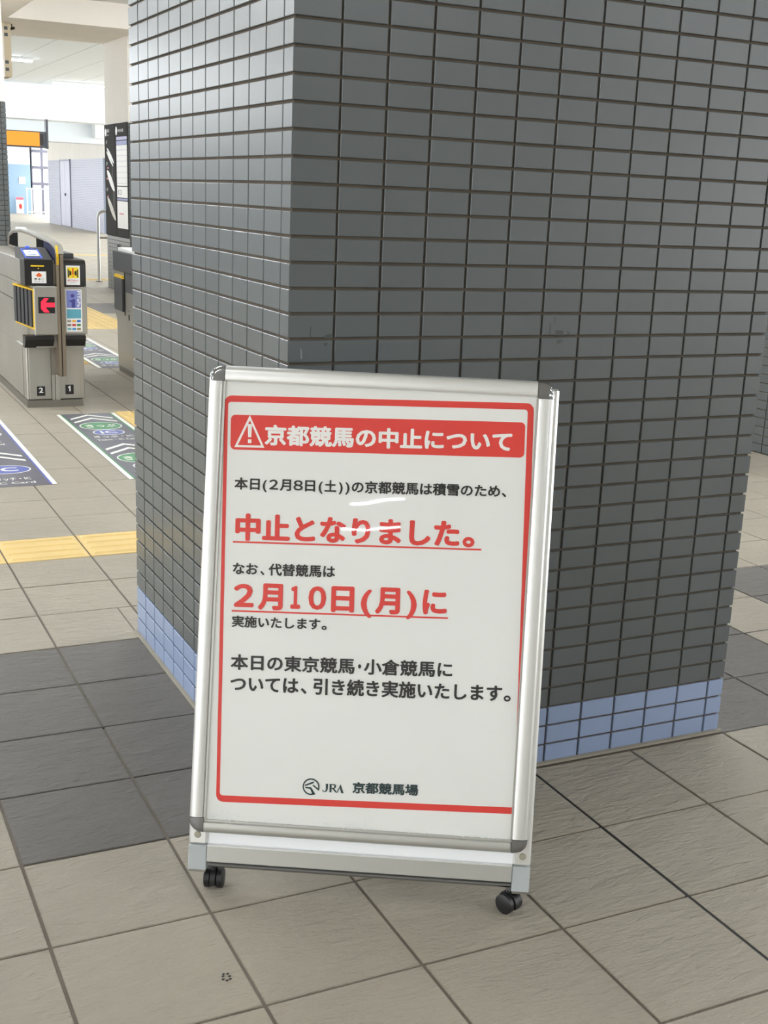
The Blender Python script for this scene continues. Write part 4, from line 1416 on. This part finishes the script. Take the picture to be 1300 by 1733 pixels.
hbx = thing('hanging_box', 'beige metal box hung from the beam beside the left tiled column', 'housing', (1.63, 13.55, 2.52))
at(hbx).box(1.585, 1.665, 13.40, 13.75, 2.52, 3.110, 0.004).build('case', M_beigebox, hbx)
for zz in (2.60, 2.68, 2.98, 3.05):
    at(hbx).box(1.59, 1.63, 13.396, 13.402, zz - 0.018, zz + 0.018).build('vent_slot', M_gdark, hbx)
cm = thing('security_camera', 'small black camera fixed under the beam beside the beige hanging box', 'camera', (1.70, 13.5, 3.06))
at(cm).cyl((1.675, 13.5, 3.055), (1.72, 13.47, 3.068), 0.016, 12).build('camera_body', M_gblack, cm, smooth=True)
at(cm).box(1.69, 1.70, 13.49, 13.51, 3.06, 3.11).build('camera_mount', M_gblack, cm)

os_ = thing('overhead_sign', 'orange lit overhead sign with dark end hung below the far white beam', 'sign', (3.5, 24.7, 2.1))
k = (24.7 - CAM_POS[1]) / (20.0 - CAM_POS[1])


def S(X, z):
    return CAM_POS[0] + (X - CAM_POS[0]) * k, CAM_POS[2] + (z - CAM_POS[2]) * k


xr, zb = S(3.292, 1.915); xo, zo = S(3.145, 1.92); xl, zt = S(2.30, 2.165)
at(os_).box(xl - 0.3, xr - 0.04, 24.72, 24.84, zb, zt + 0.02, 0.004).build('sign_case', M_signdk, os_)
at(os_).box(xl - 0.28, xo, 24.70, 24.722, zb + 0.03, zt, 0.002).build('orange_face', M_signor, os_)
at(os_).box(xo + 0.02, xr - 0.10, 24.705, 24.722, zb + 0.06, zt - 0.03, 0.002).build('dark_face', M_gblack, os_)
at(os_).box(xr - 0.045, xr, 24.70, 24.86, zb - 0.01, 2.61).build('hanger', M_signdk, os_)

fs = thing('poster_stand', 'small red and white poster stand leaning on the far pale blue wall', 'sign board', (8.63, 55.7, 0))
b = MB(lambda x, y, z: (x - 8.63, 55.55 + z * 0.12 - 55.7 + y, z))
b.box(8.47, 8.79, 0, 0.02, 0.02, 0.72).build('sheet', M_glabel, fs)
b = MB(lambda x, y, z: (x - 8.63, 55.55 + z * 0.12 - 55.7 + y, z))
b.box(8.47, 8.79, -0.004, 0.0, 0.60, 0.71).build('red_heading', M_pink, fs)
b = MB(lambda x, y, z: (x - 8.63, 55.55 + z * 0.12 - 55.7 + y, z))
b.flat([(p[0], -0.004, p[1]) for p in ellipse(8.65, 0.32, 0.07, 0.12, 16)]).build('red_figure', M_red, fs)
